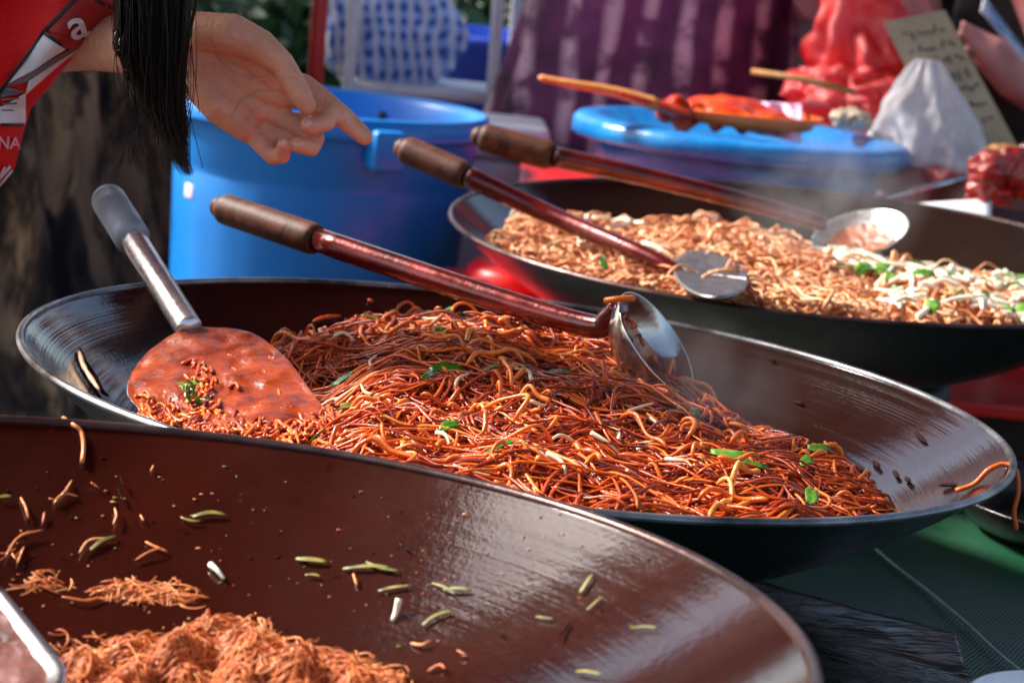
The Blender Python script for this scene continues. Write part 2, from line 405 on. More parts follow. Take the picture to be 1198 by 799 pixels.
# ------------------------------------------------------------------ noodle maker
def strands(mb, n, sample, zf, Lr, r, npts=16, seg=6, depth=.012, wig=14., flow=None, arc=.004, tint=(.15, .9), ok=None, flat=1., mi=0, kf=None, bundle=1):
    a = np.linspace(0, 2*PI, seg, endpoint=False); ca, sa = np.cos(a), np.sin(a); done = 0
    while done < n:
        x0, y0 = sample(); th0 = (flow(x0, y0) if flow else 0)+random.gauss(0, .6)+(PI if random.random() < .5 else 0)
        L0 = random.uniform(*Lr); K0 = random.gauss(0, wig); K1 = random.gauss(0, wig*1.4); PH = random.uniform(0, 6.28); OM = random.uniform(1, 2.6); LAY = random.random()**.75
        for b_ in range(random.randint(1, bundle) if bundle > 1 else 1):
            done += 1
            th = th0+random.gauss(0, .07); off = b_*r*2.1+random.gauss(0, r*.6); x = x0-math.sin(th0)*off; y = y0+math.cos(th0)*off
            Ln = L0*random.uniform(.8, 1.1); ds = Ln/npts; k0 = K0+random.gauss(0, 1.5); k1 = K1+random.gauss(0, 2.5); ph = PH+random.gauss(0, .15); om = OM
            lay = -depth*min(1, max(0, LAY+random.gauss(0, .08))); ap = random.uniform(0, 1)**3*arc*2.2; aph = random.uniform(0, 3)
            P = []
            for i in range(npts):
                s = i/(npts-1)
                th += (k0+k1*math.sin(ph+om*s*6.28))*ds
                x += math.cos(th)*ds; y += math.sin(th)*ds
                if ok and not ok(x, y): break
                z = zf(x, y)+lay+ap*math.sin(s*PI)+arc*.6*math.sin(aph+s*7)
                if kf: z = max(z, wall_z(kf, x, y)+r*1.3)
                P.append((x, y, z))
            if len(P) < 5: continue
            m_ = len(P); P = np.array(P); tt = np.linspace(0, 1, m_)
            rr = r*random.uniform(.72, 1.15)*(1+.16*np.sin(tt*random.uniform(5, 16)+aph*3))*np.clip(np.minimum(tt, 1-tt)*14+.45, 0, 1)
            T = np.gradient(P, axis=0); T /= np.linalg.norm(T, axis=1)[:, None]+1e-9
            Nn = np.cross(T, (0, 0, 1.)); Nn /= np.linalg.norm(Nn, axis=1)[:, None]+1e-9; B = np.cross(Nn, T)
            V = (P[:, None]+rr[:, None, None]*(ca[None, :, None]*Nn[:, None]+flat*sa[None, :, None]*B[:, None])).reshape(-1, 3)
            f = [(i*seg+j, i*seg+(j+1) % seg, (i+1)*seg+(j+1) % seg, (i+1)*seg+j) for i in range(m_-1) for j in range(seg)]
            f.append(tuple(range(seg))[::-1]); f.append(tuple((m_-1)*seg+j for j in range(seg)))
            mb.add(V, f, mi, min(1, max(0, random.betavariate(2.2, 2.6)*(tint[1]-tint[0])+tint[0])))
def crumbs(mb, n, sample, zf, rr, tint, mi=0, sub=1, up=.002):
    for _ in range(n):
        x, y = sample(); r_ = random.uniform(*rr)
        v, f = ico((x, y, zf(x, y)+random.uniform(-.004, up)), r_, sub, .55, 2.2, random.random()*50, (random.uniform(.7, 1.8), random.uniform(.6, 1.4), random.uniform(.35, .9)))
        mb.add(v, f, mi, random.uniform(*tint))
def crest_fn(k, pts, back_drop=3.0, ffront=-.004):
    C = sorted([at(*p) for p in pts], key=lambda p: p.x)
    xs = [p.x for p in C]; ys = [p.y for p in C]; zs = [p.z for p in C]
    def zf(x, y):
        yc = interp(x, xs, ys); zc = interp(x, xs, zs)
        if x < xs[0]: zc -= (xs[0]-x)*1.2
        if x > xs[-1]: zc -= (x-xs[-1])*1.5
        dx = x-k.C.x; q = max(k.r**2-dx*dx, 0)**.5; yf = k.C.y-q
        zr = k.C.z-(dx*k.n.x-(q)*k.n.y)+ffront
        if y >= yc: z = zc-back_drop*(y-yc)**2*4-(y-yc)*.25
        else:
            t = min(1, (yc-y)/max(yc-yf, .01))
            zt = min(zr, zc+.01) if zc > wall_z(k, x, yf+.01) else zr
            z = zc*(1-t)+min(zt, zc+.02)*t+.010*math.sin(t*PI)
        z += .012*noise.noise(Vector((x*14, y*14, 1)))+.005*noise.noise(Vector((x*38, y*38, 5)))
        return z
    return zf
zmid0 = crest_fn(mid, [(150, 490, 1.52), (210, 452, 1.62), (300, 418, 1.72), (345, 396, 1.80), (440, 377, 1.82), (520, 365, 1.82), (600, 371, 1.80), (690, 398, 1.76),
                      (760, 434, 1.70), (850, 476, 1.62), (960, 527, 1.50), (1035, 580, 1.40), (1060, 606, 1.36)])
def zmid(x, y):
    sx_ = min(1, max(0, (-.085-x)/.06)); sy_ = min(1, max(0, (1.70-y)/.06))
    return zmid0(x, y)-.034*sx_*sy_
def inside(k, m_=.004):
    return lambda x, y: (x-k.C.x)**2+(y-k.C.y)**2 < (k.r-m_)**2
def sampler(k, zf, zlo=.006, pad=.01):
    def s():
        while True:
            a = random.uniform(0, 2*PI); q = (k.r-pad)*math.sqrt(random.random()); x, y = k.C.x+q*math.cos(a), k.C.y+q*math.sin(a)
            if zf(x, y) > wall_z(k, x, y)+zlo: return x, y
    return s
def okf(k, zf, pad=.006):
    return lambda x, y: (x-k.C.x)**2+(y-k.C.y)**2 < (k.r-pad)**2 and zf(x, y) > wall_z(k, x, y)+.002
def heap_base(mb, k, zf, drop, mi=1, n=110):
    idx = {}; V = []; f = []
    for j in range(n+1):
        for i in range(n+1):
            x = k.C.x-k.r+2*k.r*i/n; y = k.C.y-k.r+2*k.r*j/n
            if (x-k.C.x)**2+(y-k.C.y)**2 < (k.r-.006)**2:
                idx[i, j] = len(V); V.append((x, y, max(zf(x, y)-drop, wall_z(k, x, y)-.001)))
    for j in range(n):
        for i in range(n):
            q = [(i, j), (i+1, j), (i+1, j+1), (i, j+1)]
            if all(t in idx for t in q) and any(zf(V[idx[t]][0], V[idx[t]][1]) > wall_z(k, V[idx[t]][0], V[idx[t]][1])+.001 for t in q):
                f.append(tuple(idx[t] for t in q))
    mb.add(V, f, mi, .2)
def flow_mid(x, y): return -.45+1.3*noise.noise(Vector((x*7, y*7, 2)))+.9*(x-.1)
mb = MB(); heap_base(mb, mid, zmid, .016)
strands(mb, 11800, sampler(mid, zmid), zmid, (.07, .19), .00126, 19, 5, .018, 9, flow_mid, .0035, (.0, .88), okf(mid, zmid), .8, kf=mid, bundle=5)
crumbs(mb, 500, sampler(mid, zmid), zmid, (.0012, .003), (0, .25), 0)
strands(mb, 160, sampler(mid, zmid), lambda x, y: zmid(x, y)+.003, (.03, .07), .0018, 14, 6, .003, 45, flow_mid, .008, (.45, 1), okf(mid, zmid), kf=mid)
M_under = sauce_mat('sauce_gap_shade', (.10, .014, .004), (.2, .03, .006), (.03, .004, .002))  # dark sauce colour also paints shade into the gaps between strands
tag(mb.build('fried_noodles', [M_noodle, M_under]), 'glossy orange brown noodles heaped in the middle wok', 'noodles', kind='stuff')

zback = crest_fn(back, [(586, 276, 2.40), (600, 258, 2.60), (640, 246, 2.70), (700, 256, 2.70), (760, 262, 2.68), (830, 252, 2.66), (900, 268, 2.62), (960, 296, 2.58), (1030, 306, 2.55),
                        (1100, 322, 2.5), (1198, 334, 2.48), (1290, 350, 2.45)], 3., .004)
mb = MB(); heap_base(mb, back, zback, .016)
crumbs(mb, 420, sampler(back, zback), zback, (.003, .0065), (.2, .8), 0, 2, .003)
strands(mb, 3400, sampler(back, zback), zback, (.03, .10), .0023, 14, 5, .018, 26, lambda x, y: 2*noise.noise(Vector((x*9, y*9, 8))), .007, (.15, 1), okf(back, zback), .6, kf=back)
M_under2 = sauce_mat('pale_noodle_mass', (.26, .06, .015), (.40, .13, .04), (.08, .015, .004))
tag(mb.build('flat_noodles', [M_pale, M_under2]), 'pale orange flat noodles filling the back wok', 'noodles', kind='stuff')

# vermicelli left in the nearest wok
def inpoly(p, poly):
    x, y = p; c = False; j = len(poly)-1
    for i in range(len(poly)):
        if (poly[i][1] > y) != (poly[j][1] > y) and x < (poly[j][0]-poly[i][0])*(y-poly[i][1])/(poly[j][1]-poly[i][1])+poly[i][0]: c = not c
        j = i
    return c
def edge_d(p, poly):
    d = 1e9
    for i in range(len(poly)):
        a = np.array(poly[i-1], float); b = np.array(poly[i], float); t = np.clip(np.dot(np.array(p)-a, b-a)/max(np.dot(b-a, b-a), 1e-9), 0, 1)
        d = min(d, np.linalg.norm(a+(b-a)*t-np.array(p)))
    return d
polys = [([(40, 790), (90, 764), (150, 752), (190, 748), (235, 724), (300, 720), (345, 754), (425, 768), (472, 786), (482, 815), (450, 900), (30, 900)], .014, 5200),
         ([(100, 696), (135, 676), (200, 679), (245, 697), (235, 708), (170, 707)], .006, 260),
         ([(12, 690), (24, 676), (60, 669), (88, 679), (84, 694), (40, 696)], .005, 130),
         ([(60, 738), (110, 744), (200, 738), (230, 738), (190, 752), (100, 770), (70, 768)], .003, 90),
         ([(-40, 655), (0, 640), (25, 622), (48, 624), (20, 652), (0, 668)], .002, 16)]
mb = MB()
for poly, hh, n in polys:
    xs = [p[0] for p in poly]; ys = [p[1] for p in poly]
    W3 = [on_wok(front, *p) for p in poly]; pp = [(p.x, p.y) for p in W3]
    bx = (min(p[0] for p in pp), max(p[0] for p in pp)); by = (min(p[1] for p in pp), max(p[1] for p in pp))
    def smp():
        while True:
            q = (random.uniform(*bx), random.uniform(*by))
            if inpoly(q, pp): return q
    def zf(x, y):
        d = edge_d((x, y), pp); t = min(1, d/.035); 
        if not inpoly((x, y), pp): t = 0
        return wall_z(front, x, y)+.0015+hh*(1-(1-t)**2)*(.75+1.5*noise.noise(Vector((x*45, y*45, 3))))
    strands(mb, n, smp, zf, (.014, .045), .00055, 10, 4, .006 if hh > .01 else .002, 50, None, .003 if hh > .01 else .0015, (.1, 1), ok=lambda x, y: inpoly((x, y), pp) or edge_d((x, y), pp) < .003, kf=front)
tag(mb.build('rice_vermicelli', [M_verm]), 'clumps of thin orange vermicelli left in the nearest wok', 'noodles', kind='stuff')

# ------------------------------------------------------------------ scraps
def blade_leaf(p, d, nrm, Ln, wd, mat_, name, label, cat, group, bend=.15, th=.0008, m_sc=False):
    d = Vector(d).normalized(); nrm = Vector(nrm).normalized(); s = d.cross(nrm).normalized(); p = Vector(p)
    ph = random.random()*9; lat = random.gauss(0, .07) if m_sc else 0
    def fn(u, v_):
        t = v_-.5; wdt = wd*(.35+.65*math.sin(max(.03, min(.97, v_))*PI)**.6)
        return tuple(p+d*(t*Ln)+s*((u-.5)*wdt+.15*wd*math.sin(ph+v_*5)+lat*Ln*math.cos(t*PI))+nrm*(bend*Ln*(math.cos(t*PI)-.6)*.6+abs(u-.5)*wd*.35+.0012))
    v, f = grid(fn, 4, 8, tuple(-nrm*th))
    return tag(MB().add(v, f).build(name, mat_), label, cat, group)
def sprout(P, r, label, group, m=None, name='bean_sprout', cat='bean sprout'):
    S = spline(P, 12); n = len(S); rr = r*np.array([1.0-.55*abs(i/(n-1)-.1) for i in range(n)])
    v, f = tube(S, rr, 7); return tag(MB().add(v, f).build(name, m or M_sprout), label, cat, group)
# nearest wok: stalk bits stuck on the wall (px, py, angle, length px, material)
FD = ray(600, 400)
def scrap_front(px, py, ang, lp, wp, m_, name, label, cat, group, bend=.12):
    a = on_wok(front, px-math.cos(ang)*lp/2, py-math.sin(ang)*lp/2, .001); b = on_wok(front, px+math.cos(ang)*lp/2, py+math.sin(ang)*lp/2, .001)
    c = (a+b)/2; nn = wok_normal(front, c); sc_ = 2400/(c-CAM).length
    return blade_leaf(c, b-a, nn, (b-a).length*random.uniform(.55, 1.0), wp/sc_*random.uniform(.35, .75), m_, name, label, cat, group, random.uniform(0, .07), .0004, True)
G1 = 'cooked green stalks stuck to the wall of the nearest wok'
for q in ((245, 604, -.05, 46, 7), (365, 656, .1, 50, 9), (430, 666, .0, 62, 9), (462, 690, -.18, 42, 7), (448, 664, .25, 50, 7), (512, 724, -.45, 48, 7),
          (520, 690, .5, 40, 8), (535, 692, 0, 50, 7), (686, 684, -.95, 36, 7), (697, 707, -.7, 28, 7), (638, 724, .1, 26, 6), (754, 736, 0, 34, 7), (120, 636, -.5, 36, 8), (224, 608, .2, 40, 6), (366, 675, .05, 30, 6),
          (690, 788, .1, 44, 9), (5, 582, 0, 18, 6)):
    scrap_front(*q, M_olive, 'vegetable_stalk', 'small cooked green stalk stuck to the wall of the nearest wok', 'vegetable scrap', G1)
G2 = 'loose noodle bits stuck to the wall of the nearest wok'
def bit(k, pts, r, m_, label, group, name='noodle_scrap', cat='noodle scrap', tint=.6, lift=.0015):
    P = [on_wok(k, x, y, lift) for x, y in pts]; P = [p+wok_normal(k, p)*random.uniform(0, .0025) for p in P]
    v, f = tube(spline(P, 12), r*np.array([.35, .8, 1, .9, 1.1, .8, 1, 1.1, .9, .8, .6, .25]), 6); mbb = MB(); mbb.add(v, f, 0, tint)
    return tag(mbb.build(name, m_), label, cat, group)
for pts in (((84, 562), (76, 576), (62, 590)), ((62, 590), (74, 579), (92, 581)), ((24, 582), (30, 596), (33, 608)), ((106, 566), (116, 572)), ((134, 596), (136, 606), (132, 616)),
            ((164, 602), (168, 612)), ((92, 650), (104, 634), (128, 630)), ((158, 656), (175, 648), (190, 644)), ((52, 600), (50, 612)), ((414, 674), (418, 686)), ((5, 655), (22, 630), (50, 622)), ((20, 660), (28, 640)),
            ((72, 700), (100, 704), (120, 698)), ((170, 634), (180, 640), (196, 646)), ((390, 768), (400, 770)), ((500, 785), (515, 780), (522, 786)), ((536, 764), (546, 768)), ((480, 752), (494, 756), (505, 752)), ((180, 545), (176, 552)), ((400, 770), (396, 765))):
    bit(front, pts, random.uniform(.0005, .0009), M_verm, 'thin orange noodle bit stuck to the wall of the nearest wok', G2, tint=random.uniform(.3, .9))
G3 = 'dark burnt crumbs on the wall of the nearest wok'
for pts in (((466, 632), (474, 640), (480, 646)), ((655, 748), (662, 736), (668, 726)), ((138, 574), (146, 590)), ((584, 740), (592, 744)), ((140, 560), (146, 572))):
    bit(front, pts, .0007, M_char, 'dark burnt crumb on the wall of the nearest wok', G3, 'burnt_crumb', 'burnt crumb')
mb = MB()
for i in range(210):
    px = random.choice((random.gauss(110, 90), random.gauss(470, 120), random.uniform(0, 850))); py = random.gauss(650, 60)
    p = on_wok(front, px, py, .0004)
    if p.z > front.C.z-.012 or px < -60: continue
    nn = wok_normal(front, p)
    v, f = ico(p, random.uniform(.0003, .0009), 1, .5, 2, i, (random.uniform(.6, 2.5), random.uniform(.6, 1.4), .6)); mb.add(v, f, random.choice((0, 0, 1, 2)), random.random())
tag(mb.build('food_crumbs', [M_verm, M_char, M_olive]), 'tiny dried crumbs speckling the wall of the nearest wok', 'crumbs', kind='stuff')
P = [on_wok(front, 466, 710, .004)+Vector((0, 0, .005)), on_wok(front, 463, 716, .003), on_wok(front, 459, 725, .002)]
sprout(P, .0022, 'short white bean sprout standing on the floor of the nearest wok', None)
P = [on_wok(front, 246, 660, .003), on_wok(front, 254, 667, .004), on_wok(front, 262, 677, .002)]
sprout(P, .0020, 'pale bean sprout beside the vermicelli clump in the nearest wok', None)
# noodle over the rim of nearest wok
P = [at(74, 491, front.C.y+.335), at(86, 494, 1.222), at(96, 504, 1.212), at(97, 520, 1.205), at(96, 541, 1.195)]
P = [on_wok(front, 96, 541, .002), on_wok(front, 98, 522, .002), on_wok(front, 95, 505, .002), on_wok(front, 86, 497, .002), at(74, 489, 1.24)]
v, f = tube(spline(P, 16), .0014, 6); mbb = MB(); mbb.add(v, f, 0, .55)
tag(mbb.build('noodle_scrap', M_verm), 'single orange noodle curled over the back rim of the nearest wok', 'noodle scrap')

# scatter on heaps
def scatter(k, zf, n, kind, group, label, zone=None, lift=.0015):
    s = sampler(k, zf, .01, .03); made = 0
    while made < n:
        x, y = s()
        if zone and not zone(x, y): continue
        made += 1; z = zf(x, y)+lift; a = random.uniform(0, 2*PI); e = .004
        nn = Vector(((zf(x-e, y)-zf(x+e, y))/(2*e), (zf(x, y-e)-zf(x, y+e))/(2*e), 1)).normalized(); nn = (nn+Vector((random.gauss(0, .2), random.gauss(0, .2)-.2, 0))).normalized()
        d = Vector((math.cos(a), math.sin(a), 0)); d = (d-nn*d.dot(nn)).normalized()
        if kind == 'sprout':
            Ln = random.uniform(.015, .032)*(1.5 if k is back else 1); q = Vector((x, y, z)); sd_ = d.cross(nn)*random.uniform(-.007, .007)
            sprout([q-d*Ln/2, q+sd_+nn*.002, q+d*Ln/2], .0018 if k is mid else .0036, label, group, M_stained if k is mid else None)
        elif kind == 'leaf':
            blade_leaf((x, y, z+.001), d, nn, random.uniform(.012, .028), random.uniform(.005, .009), M_leaf, 'green_leaf', label, 'leaf scrap', group, .1)
        elif kind == 'bright':
            Ln = random.uniform(.015, .035); blade_leaf((x, y, z+.002), d, nn, Ln, Ln*.5, M_leafb, 'green_leaf', label, 'leaf scrap', group, .3)
        elif kind == 'stalk':
            blade_leaf((x, y, z+.001), d, nn, random.uniform(.015, .03), .005, M_olive, 'vegetable_stalk', label, 'vegetable scrap', group, .05)
scatter(mid, zmid, 60, 'sprout', 'bean sprouts scattered over the middle noodles', 'short pale bean sprout tangled in the middle noodles')
scatter(mid, zmid, 16, 'leaf', 'dark green leaf scraps in the middle noodles', 'dark green leaf scrap in the middle noodles')
scatter(mid, zmid, 10, 'stalk', 'olive stalk pieces in the middle noodles', 'olive stalk piece in the middle noodles')
def on_heap(zf, px, py, y0=1.3, y1=1.95):
    d = ray(px, py)
    for i in range(400):
        Y = y0+(y1-y0)*i/399; p = CAM+d*(Y/d.y)
        if p.z <= zf(p.x, p.y): return p
    return p
for i, (px, py, a, ln, wd, mm_, lb) in enumerate(((522, 437, -.15, 40, 13, M_leaf, 'dark green leaf on the middle of the orange noodle heap'), (405, 482, -.1, 34, 9, M_olive, 'yellow green stalk beside the large sauce covered turner'),
        (525, 505, -.9, 28, 12, M_leaf, 'curled dark leaf low on the front of the noodle heap'), (856, 538, .3, 54, 12, M_leafb, 'bright green leaf strip on the right slope of noodles'),
        (956, 530, .2, 26, 12, M_leafb, 'bright green leaf at the right end of the noodles'), (948, 586, -1.2, 28, 15, M_leafb, 'bright leaf piece at front rim on right of the noodles'), (880, 548, .5, 34, 8, M_leafb, 'narrow green leaf below the strip on the right slope'),
        (942, 546, -.3, 18, 14, M_leafb, 'small green leaf next to the carrot piece'))):
    c = on_heap(zmid, px, py); s_ = 2400/c.y
    b = on_heap(zmid, px+math.cos(a)*ln/2, py+math.sin(a)*ln/2)
    nn = Vector((0, -.45, .9)); dd = RIGHT*math.cos(a)-UP*math.sin(a); dd = dd-nn*dd.dot(nn)
    blade_leaf(c+Vector((0, -.002, .003)), dd, nn, ln/s_, wd/s_*1.2, mm_, 'green_leaf', lb, 'leaf scrap', None, .1)
c = on_heap(zmid, 980, 534)
v, f = ico(c+Vector((0, 0, .004)), .008, 3, .25, 2, 4, (1.2, 1, .8)); tag(MB().add(v, f).build('carrot_piece', mat('carrot', (.75, .12, .03), .3, coat=.4)), 'orange red carrot piece at the right end of the noodles', 'carrot piece')
zoneR = lambda x, y: x > .385
scatter(back, zback, 210, 'sprout', 'bean sprouts at the right side of the back wok', 'white bean sprout on the right side of the back wok', zoneR, .004)
scatter(back, zback, 55, 'bright', 'bright green leaves at the right side of the back wok', 'bright green leaf on the right side of the back wok', zoneR, .003)
scatter(back, zback, 16, 'leaf', 'dark green leaf scraps in the back wok', 'dark green leaf scrap among the pale back noodles', None, .003)
scatter(back, zback, 24, 'sprout', 'bean sprouts mixed in the pale noodles of the back wok', 'white bean sprout mixed into the pale back noodles', lambda x, y: x <= .385, .002)
# scraps on middle wok right wall and left wall
G4 = 'dark burnt crumbs on the right wall of the middle wok'
for pts in (((1070, 504), (1077, 512), (1084, 518)), ((1100, 570), (1112, 568), (1120, 568)), ((1046, 552), (1052, 560)), ((1030, 548), (1020, 540)), ((900, 420), (908, 424)), ((930, 470), (940, 474)), ((1000, 545), (1012, 552)), ((1060, 560), (1066, 566))):
    bit(mid, pts, .0020, M_char, 'dark burnt crumb on the right wall of the middle wok', G4, 'burnt_crumb', 'burnt crumb')
bit(mid, ((92, 408), (98, 424), (108, 440), (118, 458), (126, 466)), .0022, M_char, 'dark burnt strand on the left wall of the middle wok', None, 'burnt_crumb', 'burnt crumb')
bit(mid, ((92, 412), (97, 428), (108, 446), (116, 458)), .0022, M_pale, 'pale noodle on the left wall of the middle wok', None, tint=.85, lift=.004)
bit(mid, ((366, 376), (380, 372), (398, 371)), .0018, M_noodle, 'short noodle on the back wall of the middle wok', None, tint=.4)
bit(mid, ((430, 352), (436, 354)), .0018, M_noodle, 'tiny noodle crumb high on the back wall of the middle wok', None, tint=.5)
# noodle hanging over right rim
P = [on_wok(mid, 1120, 574, .004), on_wok(mid, 1145, 560, .004), at(1160, 547, 1.60), at(1174, 543, 1.58), at(1188, 549, 1.57), at(1190, 575, 1.565), at(1187, 598, 1.565), at(1188, 618, 1.565)]
P = [at(1118, 574, 1.56), at(1140, 566, 1.56), at(1156, 550, 1.56), at(1174, 543, 1.565), at(1188, 549, 1.56), at(1191, 575, 1.56), at(1186, 598, 1.56), at(1189, 619, 1.56)]
v, f = tube(spline(P, 26), .0021, 7); mbb = MB(); mbb.add(v, f, 0, .55)
tag(mbb.build('noodle_scrap', M_noodle), 'long orange noodle hanging over the right rim of the middle wok', 'noodle scrap')

# ------------------------------------------------------------------ turners and ladles
def shaft(root, P, r, m_, name='shaft', seg=14, sx=1, sy=1, n=30):
    v, f = tube(spline(P, n), r, seg, sx, sy); return MB().add(v, f).build(name, m_, root)
# A: turner on the left with grey socket
root = empty('wok_turner', at(225, 392, 1.62), 'large steel wok turner on the left, its blade covered in orange sauce', 'wok turner')
top, neck = at(128, 236, 1.78), at(222, 386, 1.64)
ax = (neck-top)
shaft(root, [top+ax*.30, top+ax*.6, neck], [.0118, .0108]*0+[.0115]*30, mottle('bright_shaft', (.80, .78, .76), (.62, .58, .55), .26, 30, .8, .0003), 'shaft', 8)
shaft(root, [top, top+ax*.31], [.0155]*6, M_gripgrey, 'grip', 20, n=6)
v, f = ico(top, .0154, 3, 0, 1, 0, (1, 1, 1)); MB().add(v, f).build('end_cap', M_gripgrey, root)
out = [(222, 386), (262, 388), (296, 394), (330, 418), (352, 445), (370, 470), (387, 492), (372, 508), (330, 512), (270, 506), (215, 500), (175, 488), (150, 468), (152, 444), (168, 420), (190, 402), (208, 392)]
_o = spline([(a, b, 0) for a, b in out]+[(222, 386, 0)], 97)[:-1]; out = [(p[0], p[1]) for p in _o]
def blY(px, py): return 1.655-(py-386)*.0019+(abs(px-240)/150)**2*.006
cx, cy = 262, 450
def blade_pt(u, v_, lift=0):
    i = v_*len(out); a = out[int(i) % len(out)]; b = out[(int(i)+1) % len(out)]; t = i-int(i)
    x = a[0]*(1-t)+b[0]*t; y = a[1]*(1-t)+b[1]*t
    x = cx+(x-cx)*u; y = cy+(y-cy)*u
    p = at(x, y, blY(x, y)); return p
ks = len(out)
def disc(lift, rim, wob=0, nr=14, edge_up=0):
    V = []; f = []
    for r_ in range(nr):
        u = max(.001, r_/(nr-1))*rim
        for j in range(ks):
            p = blade_pt(u, (j/ks) % 1); nn = Vector((0, -.35, .93))
            p = p+nn*(lift*(1-.0*u)+edge_up*max(0, u-.85)/.15+(wob*noise.noise(p*28)+wob*.6*noise.noise(p*70) if wob else 0)*(1 if u < .97*rim else .2)); V.append(tuple(p))
    for r_ in range(nr-1):
        for j in range(ks):
            k2 = (j+1) % ks; f.append((r_*ks+j, (r_+1)*ks+j, (r_+1)*ks+k2, r_*ks+k2))
    return V, f
bl = MB(); v, f = disc(0, 1., 0, 14, .003); n0 = len(v); v2 = [tuple(Vector(q)-Vector((0, -.35, .93))*.0022) for q in v]
f2 = [tuple(i+n0 for i in q[::-1]) for q in f]; rim_f = [(13*ks+j, 13*ks+n0+j, 13*ks+n0+(j+1) % ks, 13*ks+(j+1) % ks) for j in range(ks)]
bl.add(v+v2, f+f2+rim_f); bl.build('blade', M_steel, root)
v, f = disc(.0036, .99, .0050, 40); MB().add(v, f).build('sauce_coating', M_sauce, root)
# herb on blade
mb = MB()
for i in range(34):
    c = at(224+random.gauss(0, 7), 474+random.gauss(0, 5), blY(224, 474))+Vector((0, -.004, .012+random.uniform(-.002, .004)))
    d = Vector((random.gauss(0, 1), random.gauss(0, 1), random.gauss(0, .5))).normalized(); s_ = d.orthogonal().normalized(); w_ = random.uniform(.002, .004)
    mb.add([c-d*w_, c+s_*w_*.7, c+d*w_, c-s_*w_*.7+Vector((0, 0, .001))], [(0, 1, 2, 3)])
mbs = MB()
for i in range(270):
    if i < 210: x0_ = random.uniform(165, 392); y0_ = interp(x0_, [150, 175, 215, 270, 330, 372, 392], [474, 490, 502, 508, 514, 508, 494])+random.gauss(-3, 6)
    else:
        x0_ = random.uniform(185, 350); y0_ = random.uniform(420, 500)
        if random.random() < .6: x0_ = 235+random.gauss(0, 8)+(y0_-440)*.1
    a = random.gauss(.1, .8); l_ = random.uniform(6, 26)*(1 if i < 210 else .6); cv = random.gauss(0, 4)
    P_ = []
    for t_ in (-1, -.4, .4, 1):
        xx, yy = x0_+math.cos(a)*l_/2*t_, y0_+math.sin(a)*l_/2*t_+cv*(1-t_*t_); P_.append(at(xx, yy, blY(xx, yy))+Vector((0, -.35, .93))*random.uniform(.0025, .0065 if i < 210 else .0045))
    v, f = tube(spline(P_, 9), random.uniform(.0009, .0017), 5); mbs.add(v, f, 0, random.uniform(.15, .8))
mbs.build('stuck_noodles', M_noodle, root)['kind'] = 'stuff'
tag(mb.build('herb_sprig', M_leafb, None, False), 'bright green herb sprig on the sauce covered turner', 'herb')

def ladle(grip, sh, rg, rs, label, name, cat):
    root = empty(name, sh[-1], label, cat)
    shaft(root, grip, [rg*.72]+[rg*.95]+[rg]*20+[rg*.98, rg*.9], M_grip, 'grip', 18, n=24)
    v, f = ico(grip[0], rg*.73, 2); MB().add(v, f).build('grip_end', M_grip, root)
    shaft(root, sh, np.linspace(rs, rs*.72, 30), M_shaft, 'shaft', 14)
    return root
def bowl(root, c, nrm, r, depth, m_, squash=1., name='ladle_bowl', food=None):
    Rr = (r*r+depth*depth)/(2*depth); prof = []
    for i in range(15):
        q = max(.0008, r*i/14); prof.append((q, Rr-math.sqrt(Rr*Rr-q*q)-depth))
    pr2 = [(q+.0012, z-.0016) for q, z in prof[::-1]]
    v, f = lathe(prof+[(r+.0012, .0006)]+pr2, 48, c, nrm); MB().add(v, f).build(name, m_, root)
    if food:
        q_ = [(a, b+.002+.0022*noise.noise(Vector((a*90, b*90, 0)))) for a, b in prof[:11]]
        v, f = lathe(q_, 48, c, nrm)
        v = np.array([tuple(Vector(p)+Vector(nrm).normalized()*.0025*noise.noise(Vector(p)*120)) for p in v])
        MB().add(v, f).build('food_residue', food, root)
# B
g0, g1 = at(258, 243, 1.94), at(371, 281, 1.865); s1, s2 = at(560, 343, 1.76), at(690, 381, 1.69)
root = ladle([g0, g1], [g1, s1, s2, at(712, 372, 1.675), at(724, 358, 1.665)], .0150, .0118, 'long handled wok ladle with dark grip resting in the middle noodles', 'wok_ladle', 'ladle')
nB = (RIGHT*.74+UP*.50-FW*.40).normalized()
bowl(root, at(768, 400, 1.655), nB, .047, .034, M_steel, food=sauce_mat('patchy_sauce', (.50, .13, .03), (.66, .48, .30), (.20, .04, .01), 40))
mb = MB()
for i in range(30):
    a = random.uniform(0, 6.28); q = .036*math.sqrt(random.random()); e1 = nB.orthogonal().normalized(); e2 = nB.cross(e1)
    Rr = (.047**2+.034**2)/(.068); c = at(768, 400, 1.655)+e1*q*math.cos(a)+e2*q*math.sin(a)+nB*(Rr-math.sqrt(Rr*Rr-q*q)-.034+.006)
    d = (e1*random.gauss(0, 1)+e2*random.gauss(0, 1)).normalized(); s_ = d.cross(nB)
    v, f = tube(spline([c-d*.006, c+s_*random.uniform(-.004, .004)+nB*.001, c+d*.006], 7), .0017, 5); mb.add(v, f, 0, random.uniform(.2, .7))
mb.build('stuck_noodles', M_noodle, root)['kind'] = 'stuff'
# noodle strands hooked on the ladle lip
P = [at(708, 352, 1.64), at(724, 350, 1.635), at(742, 349, 1.64), at(716, 356, 1.645), at(718, 372, 1.64)]
mbb = MB(); v, f = tube(spline(P[:3], 8), .0028, 7); mbb.add(v, f, 0, .65)
tag(mbb.build('noodle_scrap', M_noodle), 'orange noodle hooked over the lip of the long handled ladle', 'noodle scrap')
